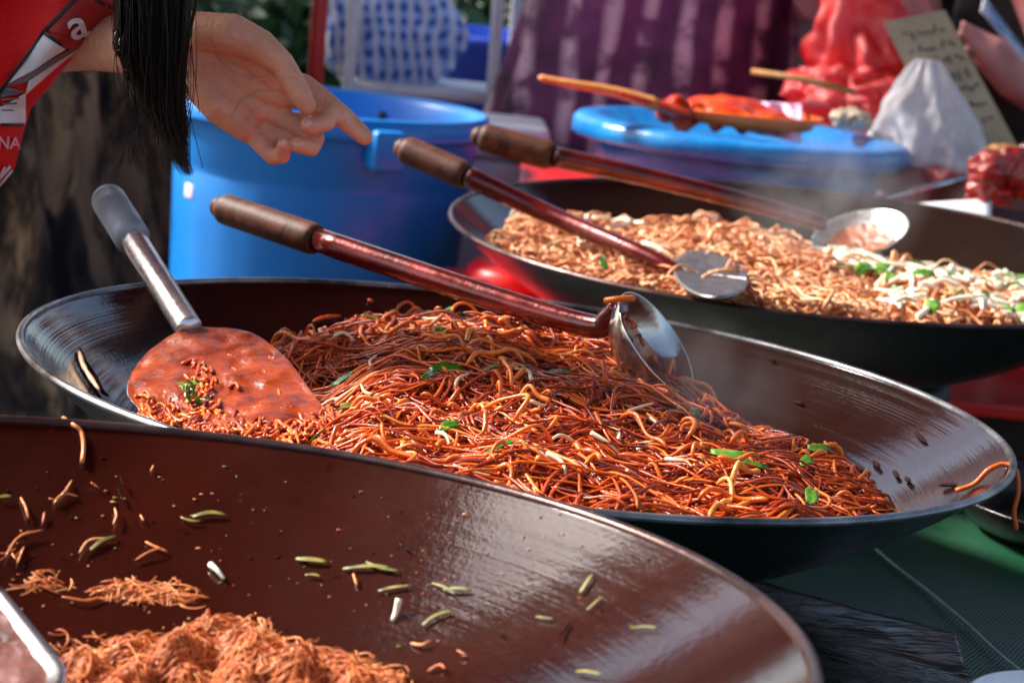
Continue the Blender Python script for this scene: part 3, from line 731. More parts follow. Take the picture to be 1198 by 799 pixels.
# C
bCx = on_heap(zback, 800, 310, 2.0, 2.9).y-.02; g0, g1 = at(472, 174, 2.38), at(545, 206, 2.34)
root = ladle([g0, g1], [g1, at(640, 250, 2.33), at(752, 298, bCx), at(792, 318, bCx-.03)], .0165, .0125, 'wok turner with short dark grip, blade sunk in the pale back noodles', 'wok_turner', 'wok turner')
bC0 = on_heap(zback, 830, 298, 2.0, 2.9).y-.035; bC1 = on_heap(zback, 830, 345, 2.0, 2.9).y-.035
def blC(u, v_):
    a = 2*PI*u; q = max(v_, .002); x = 828+44*q*math.cos(a)*(1+.08*math.cos(a)); y = 320+27*q*math.sin(a)+.16*44*q*math.cos(a)
    return at(x, y, bC0+(bC1-bC0)*(y-300)/40+.010*(1-q*q))
v, f = grid(blC, 41, 12, (0, .001, -.002)); MB().add(v, f).build('blade', M_steel_dull, root)
# D
g0, g1 = at(562, 160, 2.62), at(646, 183, 2.60)
root = ladle([g0, g1], [g1, at(760, 208, 2.58), at(880, 238, 2.58), at(966, 263, 2.575)], .0185, .0135, 'ladle with dark grip reaching across the back wok under the blue lid', 'wok_ladle', 'ladle')
bowl(root, at(1006, 272, 2.56), (UP*.80-FW*.42-RIGHT*.25), .060, .022, mottle('clean_steel', (.72, .70, .68), (.6, .58, .55), .3, 20, .85), food=M_under2)
# E cropped turner bottom-left
root = empty('wok_turner', on_wok(front, 0, 780), 'steel turner blade cropped at the lower left of the nearest wok', 'wok turner')
E0 = [(-120, 690), (2, 688), (78, 788), (60, 900), (-160, 900)]
def Ept(x, y): return at(x, y, 1.03-(y-690)*.0009)
def Ef(u, v_):
    a = (-150*(1-u)+0*u, 694+8*(1-u)); b = (-150*(1-u)+78*u, 800-10*u); c = (-150*(1-u)+50*u, 900)
    if v_ < .5: t = v_*2; x = a[0]*(1-t)+b[0]*t; y = a[1]*(1-t)+b[1]*t
    else: t = v_*2-1; x = b[0]*(1-t)+c[0]*t; y = b[1]*(1-t)+c[1]*t
    p = Ept(x, y)
    if u > .93: p = p+Vector((0, 0, .004))
    return p
v, f = grid(Ef, 30, 30, (0, .0006, -.002)); MB().add(v, f).build('blade', M_steel, root)
v, f = grid(lambda u, v_: Vector(Ef(u*.93, v_*.97+.02))+Vector((0, -.001, .0012+.0012*noise.noise(Vector(Ef(u, v_))*90))), 40, 40, (0, 0, -.0005))
MB().add(v, f).build('sauce_film', sauce_mat('brown_sauce_film', (.10, .02, .012), (.20, .05, .03), (.04, .01, .008), 50), root)
v, f = tube([Ept(-150, 760), Ept(-330, 700)+Vector((0, .1, .12))], .009, 10); MB().add(v, f).build('shaft', M_steel, root)

# ------------------------------------------------------------------ big blue bin
bc = Vector((-.337, 3.322, 0)); zr = .852; rb = .262
root = empty('plastic_bin', bc, 'large open blue plastic bin under the pointing hand', 'bin')
def rad(z): return .205+(rb-.018-.205)*(z/zr)**.8
prof = [(.002, .02), (.19, .02)]+[(rad(z)-.004, z) for z in np.linspace(.03, zr-.01, 10)]+[(rb-.012, zr-.002), (rb-.006, zr), (rb, zr-.003), (rb+.003, zr-.03), (rb+.001, zr-.036), (rb-.006, zr-.034), (rb-.010, zr-.028)]
prof += [(rad(zr-.04)+.003, zr-.04), (rad(zr-.105)+.003, zr-.105), (rad(zr-.11)-.002, zr-.112)]+[(rad(z), z) for z in np.linspace(zr-.12, .02, 10)]+[(.20, 0), (.002, 0)]
v, f = lathe(prof, 96, bc); v = np.array(v)
for i in range(len(v)):      # faint moulded flutes below the band
    if v[i][2] < zr-.11:
        a = math.atan2(v[i][1]-bc.y, v[i][0]-bc.x); q = math.hypot(v[i][0]-bc.x, v[i][1]-bc.y)
        k_ = 1+(.006 if int((a+PI)/(2*PI)*16) % 2 else 0); v[i][0] = bc.x+(v[i][0]-bc.x)*k_; v[i][1] = bc.y+(v[i][1]-bc.y)*k_
MB().add(v, f).build('bin_body', M_blue, root)
def on_bin(px, extra, z): # front side point of the bin wall at a pixel column
    best = None
    for i in range(400):
        a = PI+PI*i/399; p = bc+Vector((math.cos(a)*(rad(z)+extra), math.sin(a)*(rad(z)+extra), z)); d = p-CAM
        x = d.dot(RIGHT)/d.dot(FW)*F+W/2
        if best is None or abs(x-px) < best[0]: best = (abs(x-px), p, a)
    return best[1], best[2]
p, a = on_bin(451, .026, zr-.045)
v, f = box(p, (.044, .052, .062), a, .008); MB().add(v, f).build('latch', M_blue, root)
p, a = on_bin(221, .001, zr-.15)
v, f = box(p, (.003, .024, .022), a, .001); MB().add(v, f).build('sticker', M_ltag, root)
a = math.radians(72); p = bc+Vector((math.cos(a)*(rad(zr-.05)-.006), math.sin(a)*(rad(zr-.05)-.006), zr-.045))
v, f = box(p, (.005, .010, .030), a); MB().add(v, f).build('handle_slot', M_black, root)

# ------------------------------------------------------------------ lidded tub with chilli dish
LC = at(866, 158, 3.28); r_l = .268
root = empty('lidded_tub', (LC.x, LC.y, LC.z-.11), 'low round blue tub with scuffed blue lid used as a tray', 'tub')
v, f = lathe([(.002, -.10), (.22, -.10), (.232, -.02), (.232, -.012), (.002, -.012)], 80, LC); MB().add(v, f).build('tub_body', M_bluelid, root)
v, f = lathe([(.002, -.008), (.20, -.008), (.222, .012), (.245, .013), (.262, .010), (r_l, .002), (r_l+.001, -.018), (r_l-.004, -.021), (.240, -.018), (.238, -.014), (.002, -.012)], 80, LC); MB().add(v, f).build('lid', M_bluelid, root)
cb = LC-Vector((0, 0, .10))
root = empty('plastic_crate', (cb.x, cb.y+.02, RT if False else 0), 'red plastic stand under the blue tub', 'crate')
xl = at(606, 200, 3.1).x; xr_ = cb.x+.42; v, f = box(((xl+xr_)/2, cb.y+.05, cb.z-.02-.002), (xr_-xl, .66, .04), 0, .01); MB().add(v, f).build('top_panel', M_redp, root)
for sx_ in (xl-cb.x+.04, .38):
    for sy_ in (-.25, .32):
        v, f = box((cb.x+sx_, cb.y+.03+sy_, (cb.z-.045)/2), (.05, .05, cb.z-.046), 0, .006); MB().add(v, f).build('leg', M_redp, root)
# paddle + dish
root = empty('chilli_dish', at(860, 150, 3.2), 'orange dish of red chilli sauce lying on the blue lid', 'dish')
dc = at(866, 150, 3.22); dc.z = LC.z+.022
v, f = lathe([(.002, 0), (.105, 0), (.128, .020), (.126, .022), (.102, .004), (.002, .004)], 56, (0, 0, 0)); v = v*np.array([1.0, .8, 1.])+np.array(dc); MB().add(v, f).build('dish_body', plastic('orange_dish', (.78, .13, .015), .4), root)
V, f = grid(lambda u, v_: (dc.x+(u-.5)*.225*math.sqrt(max(0, 1-(2*v_-1)**2*.9)), dc.y+(v_-.5)*.15, dc.z+.012+.010*noise.noise(Vector((u*6, v_*5, 2)))+.034*math.sin(u*PI)*math.sin(v_*PI)*(1.3-u)), 40, 30, (0, 0, -.008)); MB().add(V, f).build('chilli_sauce', M_chili, root)
for (x, y, r_) in ((792, 128, .020), (812, 132, .018), (778, 133, .014), (800, 140, .019), (838, 144, .013), (870, 146, .013)):
    v, f = ico(at(x, y, 3.16), r_, 3, .25, 2.5, x); MB().add(v, f).build('chilli_lump', M_chili, root)
root = empty('wooden_paddle', at(700, 108, 3.12), 'wooden paddle with sauce stained blade laid across the blue lid', 'paddle')
pts = [at(630, 91, 3.10), at(660, 97, 3.10), at(720, 108, 3.12), at(765, 122, 3.14), at(800, 134, 3.16)]
v, f = tube(spline(pts[:4], 24), np.interp(np.linspace(0, 1, 24), [0, .04, .2, .8, 1], [.006, .013, .0125, .021, .026]), 12, 1., .42); MB().add(v, f).build('handle', M_paddle, root)
v, f = tube(spline(pts[2:], 16), np.linspace(.020, .032, 16), 12, 1., .35); MB().add(v, f).build('stained_blade', M_chili, root)
def cloth_lump(name, px0, px1, py0, py1, Y, dep, m_, label, cat, amp=.25, fr=3, seed=1, sub=5, parent=None, ridg=0):
    a, b = at(px0, py0, Y), at(px1, py1, Y); c0 = at((px0+px1)/2, (py0+py1)/2, Y)
    w_ = (px1-px0)/2*Y/F; h_ = (py1-py0)/2*Y/F
    bm = bmesh.new(); bmesh.ops.create_icosphere(bm, subdivisions=sub, radius=1); V = []
    for x in bm.verts:
        p = x.co.copy(); s = Vector((seed*5.3, seed*1.7, seed))
        d = 1+amp*noise.noise(p*fr+s)+amp*.5*noise.noise(p*fr*2.3+s)
        if ridg: d += ridg*(1-2*abs(noise.noise(Vector((p.x*fr*1.5, p.y*fr*1.5, p.z*.8))+s*2)))-ridg*.5
        V.append((c0.x+p.x*w_*d, c0.y+p.y*dep*d, c0.z+p.z*h_*d))
    bm.verts.index_update(); f = [tuple(x.index for x in q.verts) for q in bm.faces]; bm.free()
    return tag(MB().add(V, f).build(name, m_, parent), label, cat)
M_pink = mottle('pink_cloth', (.85, .30, .50), (.90, .60, .75), .6, 18)
def pkf(u, v_):
    x = 858+80*u; y = 118+(34+10*u)*v_+6*u; return at(x, y, 3.26-.10*v_+.012*math.sin(u*9+v_*4)+.01*math.sin(u*21))
v, f = grid(pkf, 30, 20, (0, .004, .002)); tag(MB().add(v, f).build('pink_cloth', M_pink), 'crumpled pink cloth at the right end of the chilli dish', 'cloth')
M_paper = mottle('tan_paper', (.60, .48, .34), (.42, .3, .2), .7, 30)
cloth_lump('paper_scrap', 975, 1020, 128, 152, 3.36, .03, M_paper, 'crumpled tan paper scrap at the back right of the blue lid', 'paper scrap', .5, 3, 9, 4)

# ------------------------------------------------------------------ right side clutter
def plasticbag(name, c1, c2, tr=.7):
    m = mat(name, c1, .2, coat=1., coatr=.1); nt = m.node_tree
    v = coords(m); L(m, ramp(m, noi(m, v, 14, 6, .6, 1.5), [(.35, c1), (.62, c2)]), bs(m).inputs['Base Color'])
    bump(m, noi(m, coords(m, (1, 1, .4)), 45, 6, .6, 2), .006)
    t = N(m, 'ShaderNodeBsdfTranslucent'); t.inputs['Color'].default_value = (*c2, 1); mx = N(m, 'ShaderNodeMixShader'); mx.inputs[0].default_value = tr
    o = nt.nodes['Material Output']; L(m, bs(m).outputs[0], mx.inputs[1]); L(m, t.outputs[0], mx.inputs[2]); L(m, mx.outputs[0], o.inputs['Surface']); return m
M_rbag = plasticbag('red_plastic_bag', (.80, .012, .012), (.92, .12, .12), .35)
M_pbag = plasticbag('pink_plastic_bag', (.80, .25, .28), (.90, .60, .60), .35)
M_wbag = plasticbag('white_plastic_bag', (.62, .58, .60), (.82, .80, .82), .3)
def bag(px0, px1, py0, py1, Y, dep, m_, label, peak=.5, seed=1, name='plastic_bag'):
    """a sack with folds running up to a gathered neck"""
    def fn(u, v_):
        a = u*2*PI; prof = (math.sin(min(1, v_*1.15+.05)*PI*.5)**.8)*(1-.35*max(0, v_-.8)/.2)
        fold = 1+.05*math.sin(a*5+seed+3*v_+2*math.sin(v_*6))+.03*math.sin(a*11+seed*2+5*v_)+.06*noise.noise(Vector((math.cos(a)*6, math.sin(a)*6, v_*9+seed)))+.45*noise.noise(Vector((math.cos(a)*2, math.sin(a)*2, v_*3+seed)))
        q = (.10+.90*prof)*fold
        cxp = (px0+px1)/2*(v_)+((px0*(1-peak)+px1*peak))*(1-v_)
        c = at(cxp, py0+(py1-py0)*v_, Y)
        return (c.x+math.cos(a)*q*(px1-px0)/2*Y/F, c.y+math.sin(a)*q*dep, c.z)
    v, f = grid(fn, 96, 40); f.append(tuple(39*96+i for i in range(95)))
    return tag(MB().add(v, f).build(name, m_), label, 'plastic bag')
bag(938, 1062, -60, 108, 3.72, .12, M_rbag, 'upright crumpled red plastic bag behind the blue tub', .55, 2)
bag(1040, 1100, -60, 60, 3.9, .07, M_pbag, 'pinkish red plastic bag behind the cardboard sign', .5, 5)
cloth_lump('plastic_bag', 925, 1078, 80, 150, 3.62, .13, M_rbag, 'slumped red plastic bag lying against the right of the blue lid', 'plastic bag', .35, 2.2, 4, 5, ridg=.2)
bag(925, 985, -80, 24, 3.95, .07, M_pbag, 'pale pink plastic bag hanging right of the purple skirt', .5, 8)
bag(1022, 1152, 70, 222, 3.38, .09, M_wbag, 'translucent white plastic bag with a peaked top beside the blue tub', .5, 4)
cloth_lump('plastic_bag', 1020, 1140, 192, 232, 3.30, .10, plasticbag('rose_bag', (.65, .10, .12), (.8, .35, .38)), 'rose coloured bag flattened beneath the white plastic bag', 'plastic bag', .3, 3, 6, 5, ridg=.15)
# cardboard sign with brush writing
SG = [(1033, 26), (1105, 12), (1146, 90), (1190, 172), (1165, 222), (1112, 214), (1076, 112)]
M_card = mottle('weathered_card', (.52, .42, .27), (.40, .31, .2), .8, 12)
sgY = lambda x, y: 3.52-(y-110)*.0005
P3 = [at(x, y, sgY(x, y)) for x, y in SG]
root = empty('cardboard_sign', at(1140, 218, 3.47), 'weathered cardboard sign with faded handwriting behind the white bag', 'sign')
mb = MB(); off = Vector((.002, .006, 0)); n = len(P3)
mb.add([tuple(p) for p in P3]+[tuple(p+off) for p in P3], [tuple(range(n))[::-1], tuple(range(n, 2*n))]+[(i, (i+1) % n, (i+1) % n+n, i+n) for i in range(n)])
mb.build('card_board', M_card, root, False)
mb = MB(); M_ink = mat('faded_ink', (.06, .07, .10), .7)
for i in range(46):
    r_, c_ = divmod(i, 6); x = 1058+c_*9+r_*9.5+random.uniform(-2, 2); y = 42+r_*17-c_*1.5+random.uniform(-3, 3)
    if y > 175: continue
    a = random.choice((0, 1.2, 1.6, .5, -.7)); l_ = random.uniform(3, 6.5); dx, dy = math.cos(a)*l_, math.sin(a)*l_
    pp = [at(x-dx, y-dy, sgY(x, y)-.003), at(x+random.uniform(-1.5, 1.5), y, sgY(x, y)-.003), at(x+dx, y+dy, sgY(x, y)-.003)]
    v, f = tube(spline(pp, 6), .0017, 5); mb.add(v, f)
mb.build('handwriting', M_ink, root)
# grey board and stick
v, f = grid(lambda u, v_: at(905+60*u-18*v_, -30+150*v_+10*u, 3.98), 4, 4, (0, .012, 0)); tag(MB().add(v, f).build('grey_board', mottle('grey_board', (.22, .25, .27), (.3, .33, .34), .6, 10)), 'upright grey board between the purple skirt and red bags', 'board')
v, f = tube([at(880, 84, 3.55), at(935, 92, 3.5), at(1000, 108, 3.46)], .0055, 8); tag(MB().add(v, f).build('wooden_stick', wood_mat('stick_wood', (.30, .12, .03), (.45, .2, .06))), 'thin wooden stick poking out in front of the red bags', 'stick')
# metal tray with fried red meat
t0, t1 = at(1012, 238, 3.08), at(1142, 206, 3.16)
M_tray = mottle('tray_steel', (.65, .63, .62), (.5, .47, .46), .22, 20, 1.)
root = empty('metal_tray', (t0+t1)/2+Vector((.3, 0, -.05)), 'steel tray of red meat at the right edge behind the back wok', 'tray')
ux = (t1-t0); bk = Vector((.25, .35, 0)); ex = Vector((.36, -.06, -.03))
rimz = t0.z
def tray_pt(u, v_): p = t0+ux*v_; return p
a0, a1, a2, a3 = t0, t1, t1+Vector((.42, .05, -.012)), t0+Vector((.42, -.25, -.012))
mb = MB()
for p, q in ((a0, a1), (a1, a2), (a2, a3), (a3, a0)):
    v, f = tube([p, q], .006, 8); mb.add(v, f)
mb.build('tray_rim', M_tray, root)
dn = Vector((.02, 0, -.045)); b0, b1, b2, b3 = a0+dn, a1+dn, a2+dn-Vector((.04, 0, 0)), a3+dn-Vector((.04, 0, 0))
mb = MB(); mb.add([tuple(p) for p in (a0, a1, a2, a3, b0, b1, b2, b3)], [(0, 1, 5, 4), (1, 2, 6, 5), (2, 3, 7, 6), (3, 0, 4, 7), (4, 5, 6, 7)]); mb.build('tray_pan', mottle('greasy_tray', (.09, .03, .028), (.18, .08, .075), .25, 12, .8), root, False)
M_meat = sauce_mat('red_glazed_meat', (.42, .02, .010), (.60, .07, .02), (.10, .006, .004), 40)
for i, (x, y, r_, s_) in enumerate(((1158, 196, .030, (1, .8, .8)), (1152, 218, .028, (.8, .8, 1)), (1184, 198, .032, (.9, .8, 1)), (1204, 215, .03, (1, 1, .8)), (1174, 232, .018, (1, .8, .6)), (1212, 190, .034, (1, 1, 1)), (1145, 232, .016, (1.2, 1, .6)))):
    v, f = ico(at(x, y, 3.02+.01*i), r_, 4, .22, 2.4, i+3, s_); tag(MB().add(v, f).build('meat_piece', M_meat), 'glazed red meat piece on the steel tray at right edge', 'meat', 'glazed red meat pieces on the steel tray')
v, f = ico(at(1180, 176, 3.06), .016, 3, .3, 3, 2, (1.8, 1, .5)); tag(MB().add(v, f).build('fried_scrap', mat('fried_crust', (.55, .25, .06), .5)), 'golden fried scrap on top of the red meat', 'fried scrap')
v, f = grid(lambda u, v_: at(1070+90*u, 238-6*u+18*v_+4*u*v_, 3.02-.05*v_), 10, 6, (0, 0, -.01)); tag(MB().add(v, f).build('white_napkin', M_white), 'white folded napkin between the steel tray and the back wok', 'napkin')
# crate/table under tray
root = empty('plastic_crate', (.95, 3.2, 0), 'dark crate supporting the steel tray on the right', 'crate')
zt = t0.z-.06
v, f = box((1.0, 3.22, zt/2), (.62, .62, zt-.002), 0, .01); MB().add(v, f).build('crate_body', M_tabletop, root)
v, f = box((1.0, 3.22, zt+.002), (.66, .66, .012), 0, .004); MB().add(v, f).build('crate_lid', M_black, root)

# ------------------------------------------------------------------ white cool box stack, rack, cloth, barrel
cw = at(562, 142, 3.60)
for i in range(2):
    hh = cw.z/2
    root = empty('cool_box', (cw.x, cw.y+.1, i*hh), ('lower' if i == 0 else 'upper')+' white foam cool box in the stack right of the blue bin', 'cool box')
    v, f = box((cw.x-.02, cw.y+.10, i*hh+hh*.42), (.26, .20, hh*.83), .05, .012); MB().add(v, f).build('box_body', M_white, root)
    v, f = box((cw.x-.02, cw.y+.10, i*hh+hh*.92), (.28, .22, hh*.155), .05, .014); MB().add(v, f).build('box_lid', M_white, root)
# red stool between bin and back wok
p = at(588, 334, 2.95)
root = empty('plastic_stool', (p.x, p.y, 0), 'red plastic stool between the blue bin and the back wok', 'stool')
v, f = lathe([(.002, .0), (.075, 0), (.088, -.012), (.092, -.04), (.088, -.04), (.084, -.014), (.002, -.008)], 40, (p.x+.03, p.y+.1, p.z+.018)); MB().add(v, f).build('seat', M_redp, root)
for i in range(4):
    a = PI/4+i*PI/2; c0 = Vector((p.x+.03+.095*math.cos(a), p.y+.1+.095*math.sin(a), p.z-.0)); c1 = Vector((p.x+.03+.14*math.cos(a), p.y+.1+.14*math.sin(a), 0))
    v, f = tube([c0, c1], .014, 8); MB().add(v, f).build('leg', M_redp, root)

root = empty('metal_rack', at(500, 118, 4.3), 'white metal shelf rack carrying a blue checked bundle', 'rack')
root.location.z = 0
bar = at(550, 112, 4.25); zs = bar.z
posts = [((408, 95), 4.15), ((576, 100), 4.20), ((598, 100), 4.42)]
for (px, py), Y in posts:
    a = at(px, py, Y); tp = at(px+7, 0, Y); d = (tp-a); hi = a+d*(1.95-a.z)/d.z; lo = Vector((a.x, a.y, 0))
    v, f = tube([lo, a, hi], .0125, 12); MB().add(v, f).build('post', M_wpaint, root)
a = at(420, 100, 4.55); v, f = tube([Vector((a.x, a.y, 0)), Vector((a.x, a.y, 1.95))], .0125, 12); MB().add(v, f).build('post', M_wpaint, root)
P4 = [at(405, 95, 4.15), at(574, 112, 4.20), at(598, 106, 4.42), at(420, 100, 4.55)]
for q in P4: q.z = zs
for i in range(4):
    v, f = tube([P4[i], P4[(i+1) % 4]], .010, 10); MB().add(v, f).build('rail', M_wpaint, root)
for i in range(4):
    A_, B2 = P4[i].copy(), P4[(i+1) % 4].copy(); A_.z = B2.z = 1.9
    v, f = tube([A_, B2], .010, 10); MB().add(v, f).build('rail', M_wpaint, root)
c = sum(P4, Vector())/4; v, f = box((c.x, c.y, zs+.006), (.30, .28, .012), 0); MB().add(v, f).build('shelf', M_wpaint, root)
def check_mat():
    m = mat('blue_check_cloth', (.1, .3, .8), .7); v = coords(m, (1, 1, 1), (.1, .15, 0))
    def wv(ax, s): 
        n = N(m, 'ShaderNodeTexWave', bands_direction=ax); n.inputs['Scale'].default_value = s; n.inputs['Distortion'].default_value = 4.5; n.inputs['Detail Scale'].default_value = 1.; L(m, v, n.inputs['Vector']); return n.outputs['Fac']
    a = mix(m, ramp(m, wv('Z', 9.5), [(.35, 0.), (.6, 1.)]), (.03, .13, .55), (.30, .46, .85))
    a = mix(m, ramp(m, wv('X', 12), [(.5, 0.), (.75, .8)]), a, (.78, .82, .92))
    L(m, a, bs(m).inputs['Base Color']); return m
cloth_lump('cloth_bundle', 372, 538, -30, 116, 4.34, .16, check_mat(), 'blue and white checked cloth bundle on the white rack', 'bundle', .12, 1.6, 3, 5, ridg=.08)
dc2 = at(590, 40, 5.0)
v, f = lathe([(.002, 0), (.24, 0), (.25, .03), (.27, dc2.z*.5), (.275, dc2.z*.5+.02), (.285, dc2.z-.03), (.298, dc2.z-.025), (.298, dc2.z), (.280, dc2.z), (.26, .1), (.002, .05)], 56, (dc2.x, dc2.y, 0))
tag(MB().add(v, f).build('water_barrel', M_dblue), 'deep blue plastic barrel behind the white rack posts', 'barrel')

# ------------------------------------------------------------------ stall canopy
def tarp_mat():
    m = mat('red_tarpaulin', (.16, .010, .007), .7); nt = m.node_tree
    t = N(m, 'ShaderNodeBsdfTranslucent'); t.inputs['Color'].default_value = (.42, .028, .016, 1); mx = N(m, 'ShaderNodeMixShader'); mx.inputs[0].default_value = .20
    o = nt.nodes['Material Output']; L(m, bs(m).outputs[0], mx.inputs[1]); L(m, t.outputs[0], mx.inputs[2]); L(m, mx.outputs[0], o.inputs['Surface']); return m
root = empty('stall_canopy', (0, 2, 0), 'red tarpaulin canopy on poles above the food stall', 'canopy')
def cf(u, v_):
    y = .75+3.25*v_; xl = interp(y, [1.38, 1.55], [-1.75, -.92]); x = xl+(1.35-xl)*u; return (x, y, 2.25+.18*math.sin(v_*PI)+.05*math.sin(u*9)*math.sin(v_*5)-.06*abs(u-.5))  # unseen outline shaped to shade the nearest wok and admit sun beyond
v, f = grid(cf, 50, 70, (0, 0, .003)); MB().add(v, f).build('tarp', tarp_mat(), root)
a = at(369, 92, 4.1); tp = at(375, 0, 4.1); d = tp-a; hi = a+d*(2.25-a.z)/d.z
v, f = tube([Vector((a.x-.03, a.y, 0)), a, hi], .0165, 14); MB().add(v, f).build('pole', M_redpaint, root)
for x, y in ((-.90, .80), (1.33, .80), (1.33, 4.15), (-.90, 4.15)):
    v, f = tube([(x, y, 0), (x, y, 2.24)], .0165, 12); MB().add(v, f).build('pole', M_redpaint, root)

# ------------------------------------------------------------------ tree and bushes
def bark():
    m = mat('bark', (.1, .08, .06), .85); v = coords(m, (1, 1, .35))
    n = noi(m, v, 11, 8, .62, .6); n2 = noi(m, coords(m, (1, 1, .6)), 5, 3)
    c = ramp(m, n, [(.42, (.005, .0035, .002)), (.50, (.06, .035, .018)), (.60, (.34, .21, .11))])
    c = ramp(m, n, [(.42, (.006, .003, .002)), (.50, (.07, .038, .018)), (.60, (.42, .25, .12))]); L(m, mix(m, ramp(m, n2, [(.5, 0.), (.7, .6)]), c, (.20, .13, .07)), bs(m).inputs['Base Color']); bump(m, n, .02); return m
M_bark = bark()
tc = at(20, 300, 3.75)
root = empty('broad_tree', (tc.x-.12, tc.y+.1, 0), 'thick rough barked tree trunk behind the left of the stall', 'tree')
def trunk(u, v_):
    a = u*2*PI; z = 5.6*v_; r_ = .43-.12*v_+.25*math.exp(-z*3.2)
    r_ *= 1+.10*noise.noise(Vector((math.cos(a)*2.2, math.sin(a)*2.2, z*1.0)))+.11*(1-2*abs(noise.noise(Vector((math.cos(a)*6, math.sin(a)*6, z*1.6)))))+.03*noise.noise(Vector((math.cos(a)*16, math.sin(a)*16, z*6)))
    return (root.location.x+r_*math.cos(a)-.09*z, root.location.y+.1+.8*max(0, z-1.35)+r_*math.sin(a), z)
v, f = grid(trunk, 161, 220); MB().add(v, f).build('trunk', M_bark, root)
tp = Vector(trunk(0, 1)); tcn = Vector((root.location.x-.48, root.location.y+.1+3.3, 5.5))
M_fol = mottle('tree_foliage', (.02, .06, .01), (.06, .12, .02), .5, 3)
mbt, mbl = MB(), MB()
for i in range(7):
    a = i*.9+.4; d = Vector((math.cos(a), math.sin(a)*.8, .75)); e = tcn+d*1.5
    v, f = tube(spline([tcn-Vector((0, 0, .2)), tcn+d*.6+Vector((0, 0, .1)), e], 12), np.linspace(.16, .03, 12), 9); mbt.add(v, f)
    for _ in range(420):
        c = e+Vector((random.gauss(0, .5), random.gauss(0, .5), random.gauss(0, .28))); q = Vector((random.gauss(0, 1), random.gauss(0, 1), random.gauss(0, 1))).normalized(); s_ = q.orthogonal().normalized(); ww = random.uniform(.04, .08)
        mbl.add([c-q*ww, c+s_*ww*.45, c+q*ww, c-s_*ww*.45], [(0, 1, 2, 3)])
mbt.build('limbs', M_bark, root); mbl.build('crown', M_fol, root, False)
bush_info = [(-2.6, 7.2, .95, 'left'), (-1.35, 6.6, .85, ''), (-.35, 6.9, .8, ''), (.8, 7.2, .9, ''), (2.0, 6.8, .9, ''), (3.2, 7.4, 1.0, '')]
lb = ['dark leafy bush far behind the tree trunk', 'dark green bush seen above the pointing hand', 'dark bush behind the checked bundle', 'dark bush hidden behind the purple skirt', 'dark bush behind the red plastic bags', 'dark bush beyond the right edge of the stall']
M_bush = [mottle('bush_foliage', (.012, .035, .008), (.03, .08, .015), .55, 3), mottle('light_bush_foliage', (.02, .07, .012), (.06, .13, .03), .55, 3)]
for (x, y, r_, _), l_ in zip(bush_info, lb):
    mbl = MB(); root = empty('bush', (x, y, 0), l_, 'bush', 'dark bushes behind the stall')
    for _k in range(2600):
        d = Vector((random.gauss(0, 1), random.gauss(0, 1), random.gauss(0, 1))).normalized()*random.uniform(.45, 1)**.5
        c = Vector((x+d.x*r_*.9, y+d.y*r_*.7, .60+d.z*.60+.08*noise.noise(d*4))); q = Vector((random.gauss(0, 1), random.gauss(0, 1), random.gauss(0, 1))).normalized(); s_ = q.orthogonal().normalized(); ww = random.uniform(.035, .07)
        mbl.add([c-q*ww, c+s_*ww*.5, c+q*ww, c-s_*ww*.5], [(0, 1, 2, 3)], 1 if random.random() < .35 else 0)
    mbl.build('foliage', M_bush, root, False)
    v, f = tube([(x, y, 0), (x, y, .6)], .05, 8); MB().add(v, f).build('stem', M_bark, root)
#PEOPLE
exec_people = True
# ------------------------------------------------------------------ people
def skin_mat(name, a, b):
    m = mat(name, a, .42, sss=.12); v = coords(m)
    c = ramp(m, noi(m, v, 22, 6, .65), [(.32, tuple(x*.82 for x in a)), (.55, a), (.72, b)])
    at_ = N(m, 'ShaderNodeAttribute', attribute_name='tint'); c = mix(m, at_.outputs['Fac'], c, (.68, .20, .14)); L(m, c, bs(m).inputs['Base Color'])
    L(m, ramp(m, noi(m, v, 90, 4), [(.3, .34), (.7, .55)]), bs(m).inputs['Roughness'])
    bump(m, noi(m, v, 320, 5, .7), .0007); return m
M_skin = skin_mat('skin', (.80, .37, .22), (.90, .50, .34))
M_skin2 = skin_mat('skin_dark', (.40, .18, .13), (.5, .24, .18))
def blob_body(name, chains, voxel, m_, parent, smooth=4, balls=(), extra=None):
    """joints chains -> overlapping tapered capsules -> one remeshed surface"""
    mb = MB()
    for ch in chains:
        P = [Vector(p[:3]) for p in ch]; rr = [p[3] for p in ch]
        for i in range(len(P)-1):
            n = max(2, int((P[i+1]-P[i]).length/(min(rr[i], rr[i+1])*.35)))
            for k_ in range(n+1):
                t = k_/n; c = P[i]*(1-t)+P[i+1]*t; r_ = rr[i]*(1-t)+rr[i+1]*t
                v, f = ico(c, r_, 2 if r_ < .03 else 3); mb.add(v, f)
    for c, r_, s_ in balls:
        v, f = ico(c, r_, 3, 0, 1, 0, s_); mb.add(v, f)
    o = mb.build('tmp', m_)
    md = o.modifiers.new('r', 'REMESH'); md.mode = 'VOXEL'; md.voxel_size = voxel; md.use_smooth_shade = True
    sm = o.modifiers.new('s', 'SMOOTH'); sm.iterations = smooth; sm.factor = .5
    dg = bpy.context.evaluated_depsgraph_get(); me = bpy.data.meshes.new_from_object(o.evaluated_get(dg)); 
    me.name = name; me.transform(Matrix.Translation(-parent.location))
    bpy.data.objects.remove(o)
    if name == 'tmp_piece': return me
    if extra is not None:
        bm = bmesh.new(); bm.from_mesh(me); bm.from_mesh(extra); bm.to_mesh(me); bm.free()
    me.materials.clear(); me.materials.append(m_)
    me.polygons.foreach_set('use_smooth', [True]*len(me.polygons))
    ob = bpy.data.objects.new(name, me); COL.objects.link(ob); ob.parent = parent; return ob
def v4(p, r): return (p.x, p.y, p.z, r)

